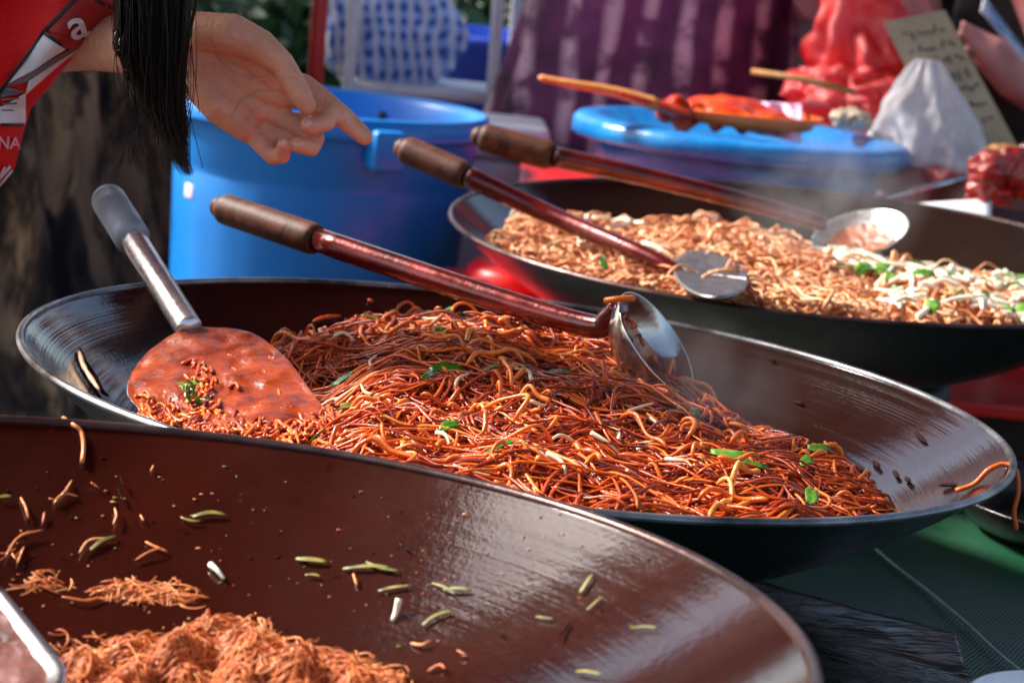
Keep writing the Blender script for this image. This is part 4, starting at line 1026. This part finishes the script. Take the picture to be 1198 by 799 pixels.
# --- person pointing, left
HY = 1.70
root = empty('person', (-1.0, 1.95, 0), 'person in red shirt with long dark hair pointing a finger over the woks', 'person')
hipc = Vector((-.98, 1.95, .88)); chest = Vector((-.76, 1.90, 1.08)); sh = Vector((-.64, 1.87, 1.18)); neckp = Vector((-.49, 1.76, 1.29)); head = Vector((-.35, 1.65, 1.40))
S = lambda x, y, dY, r: v4(at(x, y, HY+dY), r)
elbow = at(-190, 30, 1.92); wrist = at(222, 60, HY+.02)
arm = [v4(sh+Vector((-.02, .04, -.02)), .055), v4(at(-250, -10, 1.90), .048), v4(elbow, .040), v4(at(-20, 42, 1.87), .036), v4(at(120, 48, 1.79), .027), v4(at(190, 56, HY+.025), .0245), v4(wrist, .0235)]
fl = .0083
arm_h = [v4(at(110, 48, 1.79), .0265), v4(at(190, 56, HY+.025), .0245), v4(wrist, .0235)]
ch = [arm_h,
  [S(224, 38, .01, .0180), S(262, 42, .008, .0190), S(300, 66, .004, .0165), S(330, 96, .002, .0125)],
  [S(226, 58, .012, .020), S(266, 78, .014, .018), S(308, 104, .010, .0145), S(330, 112, .006, .0115)],
  [S(228, 78, .012, .019), S(264, 102, .014, .017), S(304, 128, .010, .0130)],
  [S(230, 94, .01, .0165), S(258, 124, .006, .0165), S(288, 150, .006, .0125)],
  [S(225, 55, .014, .020), S(250, 92, .014, .020), S(285, 116, .014, .0165)],
  [S(240, 38, -.002, .0165), S(272, 40, -.010, .0170), S(304, 54, -.016, .0142), S(330, 74, -.022, .0104), S(341, 92, -.026, .0098), S(352, 112, -.030, .0094), S(359, 124, -.031, .0078)],
  [S(330, 94, .006, .0112), S(356, 102, .006, .0108), S(380, 120, .001, .0100), S(402, 138, -.003, .0094), S(422, 156, -.007, .0080), S(427, 161, -.008, .0070)],
  [S(330, 112, .008, .0096), S(362, 117, .004, .0090), S(388, 130, -.004, .0092), S(382, 143, -.018, .0080), S(366, 148, -.028, .0078), S(360, 147, -.031, .0068)],
  [S(308, 126, .010, .0096), S(338, 142, .006, .0088), S(368, 162, .000, .0088), S(364, 173, -.012, .0076), S(349, 170, -.022, .0072)],
  [S(330, 104, .014, .012), S(348, 110, .012, .0105), S(362, 120, .010, .0095)],
  [S(300, 132, .016, .0115), S(326, 140, .014, .0105), S(350, 146, .010, .0095), S(366, 140, .008, .009)],
  [S(296, 146, .015, .0110), S(320, 160, .011, .0095), S(345, 160, .008, .0085)],
  [S(288, 148, .008, .0100), S(304, 166, .004, .0088), S(320, 183, -.002, .0080), S(330, 182, -.012, .0072), S(333, 170, -.021, .0064)],
]
nail_spots = [((361, 146, -.0385), (7, -10)), ((333, 168, -.0282), (4, -9)), ((350, 169, -.0298), (6, -8))]
torso = [[v4(hipc, .135), v4((hipc+chest)/2, .125), v4(chest, .135), v4(sh, .09)], [v4(sh, .07), v4(neckp, .05), v4(head, .055)],
         [v4(chest+Vector((.02, .15, .06)), .06), v4(chest+Vector((.02, -.0, .10)), .08)],
         [v4(hipc+Vector((0, .09, -.02)), .095), (-.98, 2.04, .48, .062), (-1.0, 2.06, .08, .04), (-.93, 2.04, .03, .03), (-.85, 2.03, .025, .025)],
         [v4(hipc+Vector((0, -.09, -.02)), .095), (-.96, 1.86, .48, .062), (-1.0, 1.86, .08, .04), (-.93, 1.85, .03, .03), (-.85, 1.84, .025, .025)],
         [v4(chest+Vector((0, .18, .08)), .055), (-.88, 2.16, .95, .042), (-1.0, 2.16, .80, .030), (-1.0, 2.14, .72, .025)]]
hb = [(head+Vector((.02, -.01, .03)), .095, (.92, .85, 1.15)), (head+Vector((.105, -.01, -.0)), .016, (1.2, .7, 1.4)), (head+Vector((.02, -.09, .02)), .018, (.8, .5, 1.4)), (head+Vector((.02, .07, .02)), .018, (.8, .5, 1.4)), (head+Vector((.07, -.01, -.05)), .035, (1, 1, .8))]
hand_me = blob_body('tmp_piece', ch, .0013, M_skin, root, 3)
CR = [([(246, 46), (256, 70), (276, 88), (304, 92), (326, 84)], 1.6, .0013), ([(268, 138), (280, 118), (300, 108), (332, 106)], 1.3, .0010), ([(280, 150), (292, 132), (312, 122)], 1.1, .0008),
      ([(226, 40), (232, 60), (228, 84)], 1.2, .0006), ([(232, 34), (240, 58), (236, 80)], 1., .0005), ([(378, 112), (383, 124), (380, 132)], 1.1, .0008), ([(400, 128), (404, 140), (399, 146)], 1., .0007),
      ([(336, 92), (346, 90), (352, 96)], 1.1, .0008), ([(298, 158), (306, 154), (312, 162)], 1., .0008), ([(296, 40), (312, 62), (306, 72)], 1.1, .0005), ([(332, 100), (342, 108)], 1., .0006)]
for vtx in hand_me.vertices:
    P_ = vtx.co+root.location; d = P_-CAM; q = (d.dot(RIGHT)/d.dot(FW)*F+W/2, H/2-d.dot(UP)/d.dot(FW)*F)
    if vtx.normal.dot(FW) > -.05 or q[0] < 215: continue
    for pl, wd, dp in CR:
        if not (min(p[0] for p in pl)-3 < q[0] < max(p[0] for p in pl)+3 and min(p[1] for p in pl)-3 < q[1] < max(p[1] for p in pl)+3): continue
        dd = min(float(np.linalg.norm(np.array(pl[k_])+(np.array(pl[k_+1])-np.array(pl[k_]))*np.clip(np.dot(np.array(q)-np.array(pl[k_]), np.array(pl[k_+1])-np.array(pl[k_]))/np.dot(np.array(pl[k_+1])-np.array(pl[k_]), np.array(pl[k_+1])-np.array(pl[k_])), 0, 1)-np.array(q))) for k_ in range(len(pl)-1))
        if dd < wd*1.6: vtx.co += FW*1.8*dp*(1-dd/(wd*1.6))**1.5
blob_body('body', [arm[:5]+[v4(at(140, 52, 1.77), .022)]]+torso, .005, M_skin, root, 3, hb, hand_me)
tips = [at(x, y, HY+dy) for x, y, dy in ((425, 160, 0), (359, 122, -.03), (361, 150, -.03), (336, 170, -.02), (382, 124, 0), (364, 158, 0), (326, 178, 0), (290, 60, -.02), (290, 150, 0))]
def blush(o):
    me = o.data; a_ = me.attributes.get('tint') or me.attributes.new('tint', 'FLOAT', 'POINT'); co_ = np.empty(len(me.vertices)*3); me.vertices.foreach_get('co', co_); co_ = co_.reshape(-1, 3)+np.array(root.location)
    t_ = np.zeros(len(co_))
    for p_ in tips: t_ = np.maximum(t_, .55*np.clip(1-np.linalg.norm(co_-np.array(p_), axis=1)/.020, 0, 1))
    a_.data.foreach_set('value', t_)
body_o = [o for o in root.children if o.name.startswith('body')][0]
blush(body_o)
M_nail = mat('finger_nail', (.70, .36, .29), .3, coat=.4)
for (x, y, dY), (dx, dy) in nail_spots:
    c = at(x, y, HY+dY); d = (RIGHT*dx-UP*dy).normalized(); s_ = d.cross(FW).normalized()
    V, f = grid(lambda u, v_: c+d*(v_-.5)*.0075*(1-.5*(2*u-1)**2*.5)+s_*(u-.5)*.0065+FW*(.0035*(2*u-1)**2+.0015*(2*v_-1)**2), 9, 7, tuple(FW*.0012))
    MB().add(V, f).build('fingernail', M_nail, body_o).matrix_parent_inverse = Matrix.Translation(-root.location)
# shirt: torso shell plus the loose front that hangs down
M_shirt = mottle('red_shirt', (.66, .004, .004), (.76, .010, .008), .55, 12, 0, .0015, 220, spec=.2)
edge_y = [-140, -40, 0, 11, 52, 69, 107, 127, 154, 176, 198, 217, 232]
edge_x = [330, 215, 158, 143, 105, 84, 54, 35, 27, 22, 16, 1, -14]
def shirt_pt(px, py, lift=0.):
    xr = interp(py, edge_y, edge_x); t = min(1, max(0, (xr-px)/60)); Y = 1.735+.05*(1-t)**3+.004*math.sin(px*.03+py*.02)-lift
    Y += .05*max(0, -px-40)/200
    return at(px, py, Y)
def shf2(u, v_):
    py = -140+372*v_; xr = interp(py, edge_y, edge_x); px = xr-(xr+330)*(1-u)
    p = shirt_pt(px, py); return tuple(p+Vector((0, .010*noise.noise(Vector((px*.02, py*.012, 0))), 0)))
shirt_off = lambda px, py: .010*noise.noise(Vector((px*.02, py*.012, 0)))
V, f = grid(shf2, 90, 80, (0.0, .004, 0)); mb = MB(); mb.add(V, f); sh_o = mb.build('shirt_front', M_shirt, root)
blob_body('shirt', [[v4(hipc+Vector((-.02, 0, -.06)), .155), v4((hipc+chest)/2+Vector((-.02, .02, 0)), .15), v4(chest+Vector((-.02, .03, 0)), .16), v4(sh+Vector((-.02, .03, 0)), .10)], [v4(sh+Vector((-.03, .06, -.02)), .078), v4(at(-260, -20, 1.92), .066), v4(at(-200, 10, 1.87), .058)],
     [v4(chest+Vector((0, .17, .07)), .07), (-.80, 2.08, 1.06, .058)]], .006, M_shirt, root, 6)
blob_body('trousers', [[v4(hipc+Vector((0, .08, -.03)), .11), (-.98, 2.04, .48, .078), (-1.0, 2.06, .12, .058)], [v4(hipc+Vector((0, -.08, -.03)), .11), (-.96, 1.86, .48, .078), (-1.0, 1.86, .12, .058)]], .007, mat('dark_trousers', (.02, .02, .03), .8), root)
def patch(name, quads, m_, lift=.002, nu=14, nv=14):
    mb = MB()
    for q in quads:
        A_, B2, C2, D2 = [np.array(p, float) for p in q]
        def fn(u, v_):
            p = (A_*(1-u)+B2*u)*(1-v_)+(D2*(1-u)+C2*u)*v_; o = shirt_pt(p[0], p[1], lift); return (o.x, o.y+shirt_off(p[0], p[1]), o.z)
        V, f = grid(fn, nu, nv, (0, .0012, 0)); mb.add(V, f)
    return mb.build(name, m_, root)
M_blk = mat('black_print', (.008, .006, .008), .5); M_wht = mottle('white_print', (.80, .78, .80), (.66, .64, .68), .5, 30); M_gry = mat('grey_print_shade', (.16, .15, .16), .5); M_dred = mat('dark_red_panel', (.36, .006, .008), .5)
patch('emblem_panel', [((54, 37), (96, -8), (146, 4), (102, 52)), ((54, 37), (102, 52), (84, 60), (66, 50))], M_dred, .0035)
def bar2(x0, y0, x1, y1, w_):
    d = np.array([x1-x0, y1-y0], float); n_ = np.array([-d[1], d[0]])/np.linalg.norm(d)*w_/2; a = np.array([x0, y0]); b = np.array([x1, y1]); return (a-n_, a+n_, b+n_, b-n_)
patch('black_piping', [bar2(0, 106, 52, 37, 4), bar2(52, 37, 96, -8, 4), bar2(52, 37, 82, 59, 3.5), bar2(0, 147, 27, 147, 3.5), bar2(110, 0, 140, 14, 3.5), bar2(-60, 190, 0, 106, 4), bar2(96, -8, 140, -60, 4)], M_blk, .0050, 14, 4)
patch('white_flap', [((52, 41), (78, 58), (40, 82), (6, 100)), ((0, 126), (28, 110), (30, 145), (0, 145)), ((98, 54), (98, 54.1), (32, 96), (28, 112)), ((-40, 126), (0, 126), (0, 145), (-40, 145))], M_wht, .0045)
patch('painted_fold_shade', [((80, 60), (97, 54), (30, 97), (4, 103)), ((-40, 104), (4, 103), (28, 108), (-40, 126))], M_gry, .0030)  # grey patches paint the shade below the white flap
# lettering
def text_on(body, px, py, hpx, ang, m_, name, lift, bold=.0):
    cu = bpy.data.curves.new('t', 'FONT'); cu.body = body; cu.size = 1; cu.align_x = 'CENTER'; cu.align_y = 'CENTER'; cu.offset = bold; cu.resolution_u = 4; cu.extrude = .01
    ob = bpy.data.objects.new('t', cu); COL.objects.link(ob); dg = bpy.context.evaluated_depsgraph_get(); me = bpy.data.meshes.new_from_object(ob.evaluated_get(dg)); bpy.data.objects.remove(ob)
    mb = MB(); V = []
    ca, sa = math.cos(ang), math.sin(ang)
    for q in me.vertices:
        x, y = q.co.x*hpx, -q.co.y*hpx; X, Y_ = px+x*ca-y*sa, py+x*sa+y*ca
        o = shirt_pt(X, Y_, lift+(.0006 if q.co.z > 0 else 0)); V.append((o.x, o.y+shirt_off(X, Y_), o.z))
    mb.add(V, [tuple(p.vertices) for p in me.polygons]); return mb.build(name, m_, root, False)
text_on('a', 91, 30, 50, -.30, M_wht, 'letter_emblem', .0065, .016)
text_on('ENA', 6, 168, 19, .03, mat('pink_print', (.80, .35, .40), .5), 'printed_letters', .0045, .02)
patch('printed_lines', [bar2(0, 113, 20, 110, 2), bar2(0, 118, 20, 116, 2), bar2(0, 123, 18, 122, 2), bar2(0, 130, 14, 130, 1.6)], M_gry, .0062, 8, 3)
patch('pale_stripes', [bar2(-4, 214, 12, 195, 3), bar2(-6, 224, 14, 200, 2.4), bar2(-10, 222, 6, 196, 2.2)], mat('pale_stripe', (.80, .6, .62), .5), .0045, 6, 3)
# hair: curtain of strands falling from the head
M_hair = mat('black_hair', (.006, .0035, .0025), .38, spec=.3)
mb = MB()
hx = at(170, -260, 1.66)
for i in range(4200):
    u = random.betavariate(1.25, 1.25); dY = random.gauss(0, .010)
    xt = 138+u*88; sp_ = random.random()
    x_e = interp(u, [0, .3, .6, 1], [152, 178, 208, 216])+random.gauss(0, 4); y_e = interp(u, [0, .2, .45, .7, .88, 1], [80, 120, 168, 204, 190, 120])-abs(random.gauss(0, 34))
    if sp_ < .05: x_e = 214+random.random()*10; y_e = 207-random.random()*6
    if sp_ > .975: xt += 10; x_e = 216+random.random()*4; y_e = 168-random.random()*20
    P = [at(150+u*60, -330, 1.68+dY), at(140+u*76, -160, 1.645+dY), at(xt-2, -30, 1.635+dY), at(xt*.65+x_e*.35+random.gauss(0, 2)-6, 50, 1.635+dY), at(xt*.25+x_e*.75-8, y_e*.72+6, 1.64+dY), at(x_e, y_e, 1.645+dY)]
    S_ = spline(P, 18); t_ = np.linspace(0, 1, 18)[:, None]; cl = int(u*23); wv = np.array([[.5, .3, .1]])*(.0045*np.sin(t_*(6+cl % 4)+cl*1.7)+.003*np.sin(t_*11+i))*t_
    v, f = tube(S_+wv, .00062*(1-np.linspace(0, 1, 18)**2.*.93), 3); mb.add(v, f)
for i in range(60):     # loose flyaways
    u = random.random(); P = [at(150+u*60, -330, 1.66), at(140+u*84, -100, 1.64), at(132+u*98+random.gauss(0, 4), 20, 1.635), at(145+u*80+random.gauss(0, 9), 90+random.random()*30, 1.64), at(160+u*60+random.gauss(0, 14), 130+random.random()*75, 1.645)]
    v, f = tube(spline(P, 16), .00028, 4); mb.add(v, f)
for i in range(0):
    pass
# scalp cap
v, f = ico(head+Vector((.0, -.005, .055)), .108, 4, .04, 4, 2, (1, .95, 1.05)); mb.add(v, f)
P0 = head
for i in range(160):
    a = random.uniform(0, 1); s0 = head+Vector((random.uniform(-.05, .08), random.uniform(-.09, .03), random.uniform(.05, .12)))
    e = at(150+a*60, -330, 1.68+random.gauss(0, .01)); v, f = tube(spline([s0, s0*.5+e*.5+Vector((.01, -.02, .03)), e], 8), .0014, 4); mb.add(v, f)
mb.build('hair', M_hair, root)

# --- person in purple tie-dye skirt
def tiedye():
    m = mat('tie_dye_cloth', (.1, .02, .07), .75); v = coords(m)
    w1 = N(m, 'ShaderNodeTexWave', bands_direction='X'); w1.inputs['Scale'].default_value = 4.3; w1.inputs['Distortion'].default_value = 3.2; w1.inputs['Detail Scale'].default_value = 1.6; w1.inputs['Detail'].default_value = 3; L(m, coords(m, (1, .2, .35)), w1.inputs['Vector'])
    s = ramp(m, w1.outputs['Fac'], [(.45, 0.), (.95, 1.)])
    t = ramp(m, noi(m, coords(m, (1, 1, 1.6)), 13, 3, .5), [(.40, .05), (.56, 1.)])
    s = mix(m, 1., s, t, 'MULTIPLY')
    base = ramp(m, noi(m, v, 9, 5), [(.35, (.055, .012, .040)), (.65, (.19, .032, .13))])
    L(m, mix(m, s, base, (.66, .40, .48)), bs(m).inputs['Base Color']); return m
M_tie = tiedye()
pcx = at(775, 60, 3.98); root = empty('person', (pcx.x, pcx.y, 0), 'person standing in a purple and pink tie dyed wrap skirt', 'person')
X, Yp = pcx.x, pcx.y
def skf(u, v_):
    a = u*2*PI; z = 1.32-1.17*v_; py = v_
    hw = interp(v_, [0, .15, .45, 1], [.215, .235, .285, .30]); 
    q = 1+.035*math.sin(a*5+1)+.03*math.sin(a*9+v_*2)+.06*noise.noise(Vector((math.cos(a)*2, math.sin(a)*2, v_*3)))
    lean = .10*(1.15-z)
    return (X-lean+hw*q*math.cos(a), Yp+hw*.62*q*math.sin(a), z)
v, f = grid(skf, 97, 50); MB().add(v, f).build('skirt', M_tie, root)
blob_body('body', [[(X-.02, Yp, .95, .13), (X, Yp, 1.15, .12), (X, Yp, 1.38, .135), (X, Yp, 1.48, .07), (X, Yp, 1.56, .048), (X, Yp, 1.64, .05)],
    [(X-.19, Yp, 1.43, .055), (X, Yp, 1.46, .06), (X+.19, Yp, 1.43, .055)], [(X-.19, Yp, 1.43, .055), (X-.25, Yp+.08, 1.16, .04), (X-.10, Yp-.15, 1.12, .030), (X-.03, Yp-.18, 1.13, .026)],
    [(X+.19, Yp, 1.43, .055), (X+.25, Yp+.08, 1.16, .04), (X+.10, Yp-.15, 1.14, .030), (X+.03, Yp-.18, 1.15, .026)],
    [(X-.10, Yp, .90, .09), (X-.12, Yp, .48, .062), (X-.13, Yp+.02, .08, .038), (X-.13, Yp-.1, .03, .028)], [(X+.08, Yp, .90, .09), (X+.09, Yp, .48, .062), (X+.09, Yp+.02, .08, .038), (X+.09, Yp-.1, .03, .028)]],
    .007, M_skin2, root, 4, [(Vector((X, Yp, 1.70)), .095, (.82, .95, 1.2)), (Vector((X, Yp-.095, 1.69)), .016, (.8, 1, 1.4))])
blob_body('blouse', [[(X, Yp, 1.28, .145), (X, Yp, 1.38, .15), (X, Yp, 1.46, .085)], [(X-.20, Yp, 1.42, .068), (X, Yp, 1.45, .07), (X+.20, Yp, 1.42, .068)]], .008, mat('white_blouse', (.6, .55, .55), .7), root)
v, f = ico((X, Yp+.02, 1.73), .105, 4, .05, 4, 1, (.85, .95, 1.1)); MB().add(v, f).build('hair', M_hair, root)

# --- person at the right edge, bare forearm and dark clothes
q = at(1240, 60, 3.75); X, Yp = q.x, q.y+.12
root = empty('person', (X, Yp, 0), 'person in black at the right edge with a bare forearm over the meat', 'person')
hnd = at(1142, 48, 3.60)
blob_body('body', [[(X, Yp, .90, .13), (X, Yp, 1.15, .12), (X, Yp, 1.36, .14), (X, Yp, 1.48, .07), (X, Yp, 1.56, .048), (X, Yp, 1.64, .05)], [(X-.19, Yp, 1.43, .055), (X, Yp, 1.46, .06), (X+.19, Yp, 1.43, .055)],
    [(X-.19, Yp, 1.43, .055)]+[v4(at(1235, 40, 3.70), .05), v4(at(1232, 118, 3.64), .042), v4(at(1190, 92, 3.60), .040), v4(at(1160, 64, 3.58), .032), v4(at(1146, 50, 3.58), .022)],
    [v4(at(1146, 50, 3.58), .014), v4(at(1132, 44, 3.57), .009), v4(at(1122, 40, 3.57), .007)], [v4(at(1150, 46, 3.58), .014), v4(at(1134, 34, 3.57), .009), v4(at(1126, 28, 3.57), .007)], [v4(at(1152, 54, 3.58), .014), v4(at(1138, 58, 3.57), .009), v4(at(1130, 60, 3.57), .007)],
    [(X+.19, Yp, 1.43, .055), (X+.25, Yp+.05, 1.14, .04), (X+.26, Yp-.1, .92, .03)],
    [(X-.09, Yp, .88, .09), (X-.1, Yp, .48, .062), (X-.1, Yp+.02, .08, .038), (X-.1, Yp-.1, .03, .028)], [(X+.09, Yp, .88, .09), (X+.1, Yp, .48, .062), (X+.1, Yp+.02, .08, .038), (X+.1, Yp-.1, .03, .028)]],
    .006, skin_mat('rosy_skin', (.62, .25, .24), (.72, .36, .34)), root, 4, [(Vector((X, Yp, 1.70)), .095, (.82, .95, 1.2)), (Vector((X, Yp-.095, 1.69)), .016, (.8, 1, 1.4))])
M_bc = mat('black_cloth', (.010, .009, .011), .8)
blob_body('black_top', [[(X, Yp+.02, .84, .18), (X, Yp+.02, 1.15, .17), (X, Yp, 1.36, .165), (X, Yp, 1.45, .09)], [(X-.20, Yp, 1.42, .07), (X, Yp, 1.45, .08), (X+.20, Yp, 1.42, .07)], [(X-.2, Yp, 1.42, .068), v4(at(1240, 0, 3.72), .06)]], .008, M_bc, root)
blob_body('trousers', [[(X-.09, Yp, .86, .115), (X-.1, Yp, .48, .085), (X-.1, Yp+.02, .12, .06)], [(X+.09, Yp, .86, .115), (X+.1, Yp, .48, .085), (X+.1, Yp+.02, .12, .06)]], .008, M_bc, root)
v, f = ico((X, Yp+.02, 1.73), .105, 4, .05, 4, 1, (.85, .95, 1.1)); MB().add(v, f).build('hair', M_hair, root)
M_wb = mottle('white_blue_cloth', (.75, .80, .86), (.15, .3, .6), .7, 20)
v, f = grid(lambda u, v_: at(1148+56*v_-10*u+14*u, 14+64*v_-18*u+10*u*v_, 3.54-.01*math.sin(u*6)), 20, 20, (0, .01, 0)); MB().add(v, f).build('striped_apron', M_wb, root)
for i, (x, y) in enumerate(((1166, 12), (1178, 6), (1190, 14), (1184, 2))):
    v, f = ico(at(x, y, 3.9+.02*i), .022, 3, .3, 2.5, i+8); tag(MB().add(v, f).build('fried_food', mat('fried_orange', (.65, .25, .05), .5)), 'orange fried food piece at the top right corner', 'fried food', 'orange fried food pieces at the top right corner')

# dark hanging cloth behind right corner and sign (backs the view)
def curt(u, v_): return (at(1105, 0, 4.1).x+.9*u, 4.25+.03*math.sin(u*40), 1.30*(1-v_)+.02)
v, f = grid(curt, 80, 4, (0, .006, 0)); tag(MB().add(v, f).build('dark_curtain', M_bc), 'dark cloth hanging behind the cardboard sign and red meat', 'curtain')

# ------------------------------------------------------------------ steam
def steam(px, py, Y, sx_, sz, dens, label):
    m = bpy.data.materials.new('steam'); m.use_nodes = True; nt = m.node_tree; nt.nodes.remove(nt.nodes['Principled BSDF'])
    pv = nt.nodes.new('ShaderNodeVolumePrincipled'); pv.inputs['Color'].default_value = (.95, .95, .97, 1); pv.inputs['Anisotropy'].default_value = .2
    tcn_ = nt.nodes.new('ShaderNodeTexCoord'); nz = nt.nodes.new('ShaderNodeTexNoise'); nz.inputs['Scale'].default_value = 14; nz.inputs['Detail'].default_value = 3; nt.links.new(tcn_.outputs['Object'], nz.inputs['Vector'])
    mp = nt.nodes.new('ShaderNodeMapping'); mp.inputs['Scale'].default_value = (1/sx_, 1/sx_, 1/sz); nt.links.new(tcn_.outputs['Object'], mp.inputs['Vector'])
    ln = nt.nodes.new('ShaderNodeVectorMath'); ln.operation = 'LENGTH'; nt.links.new(mp.outputs[0], ln.inputs[0])
    mr = nt.nodes.new('ShaderNodeMapRange'); mr.inputs[1].default_value = .2; mr.inputs[2].default_value = 1.; mr.inputs[3].default_value = 1; mr.inputs[4].default_value = 0; nt.links.new(ln.outputs['Value'], mr.inputs[0])
    m2 = nt.nodes.new('ShaderNodeMapRange'); m2.inputs[1].default_value = .42; m2.inputs[2].default_value = .65; m2.inputs[4].default_value = dens; nt.links.new(nz.outputs['Fac'], m2.inputs[0])
    mu = nt.nodes.new('ShaderNodeMath'); mu.operation = 'MULTIPLY'; nt.links.new(mr.outputs[0], mu.inputs[0]); nt.links.new(m2.outputs[0], mu.inputs[1]); nt.links.new(mu.outputs[0], pv.inputs['Density'])
    nt.links.new(pv.outputs[0], nt.nodes['Material Output'].inputs['Volume'])
    c = at(px, py, Y); v, f = ico((0, 0, 0), 1, 3, 0, 1, 0, (sx_, sx_, sz)); o = MB().add(v, f).build('steam', m); o.location = c
    tag(o, label, 'steam', kind='stuff')
steam(965, 232, 2.40, .13, .11, 2.6, 'wisp of pale steam rising beside the ladle in the back wok')
steam(790, 470, 1.56, .10, .08, 3, 'faint steam above the right slope of the middle noodles')
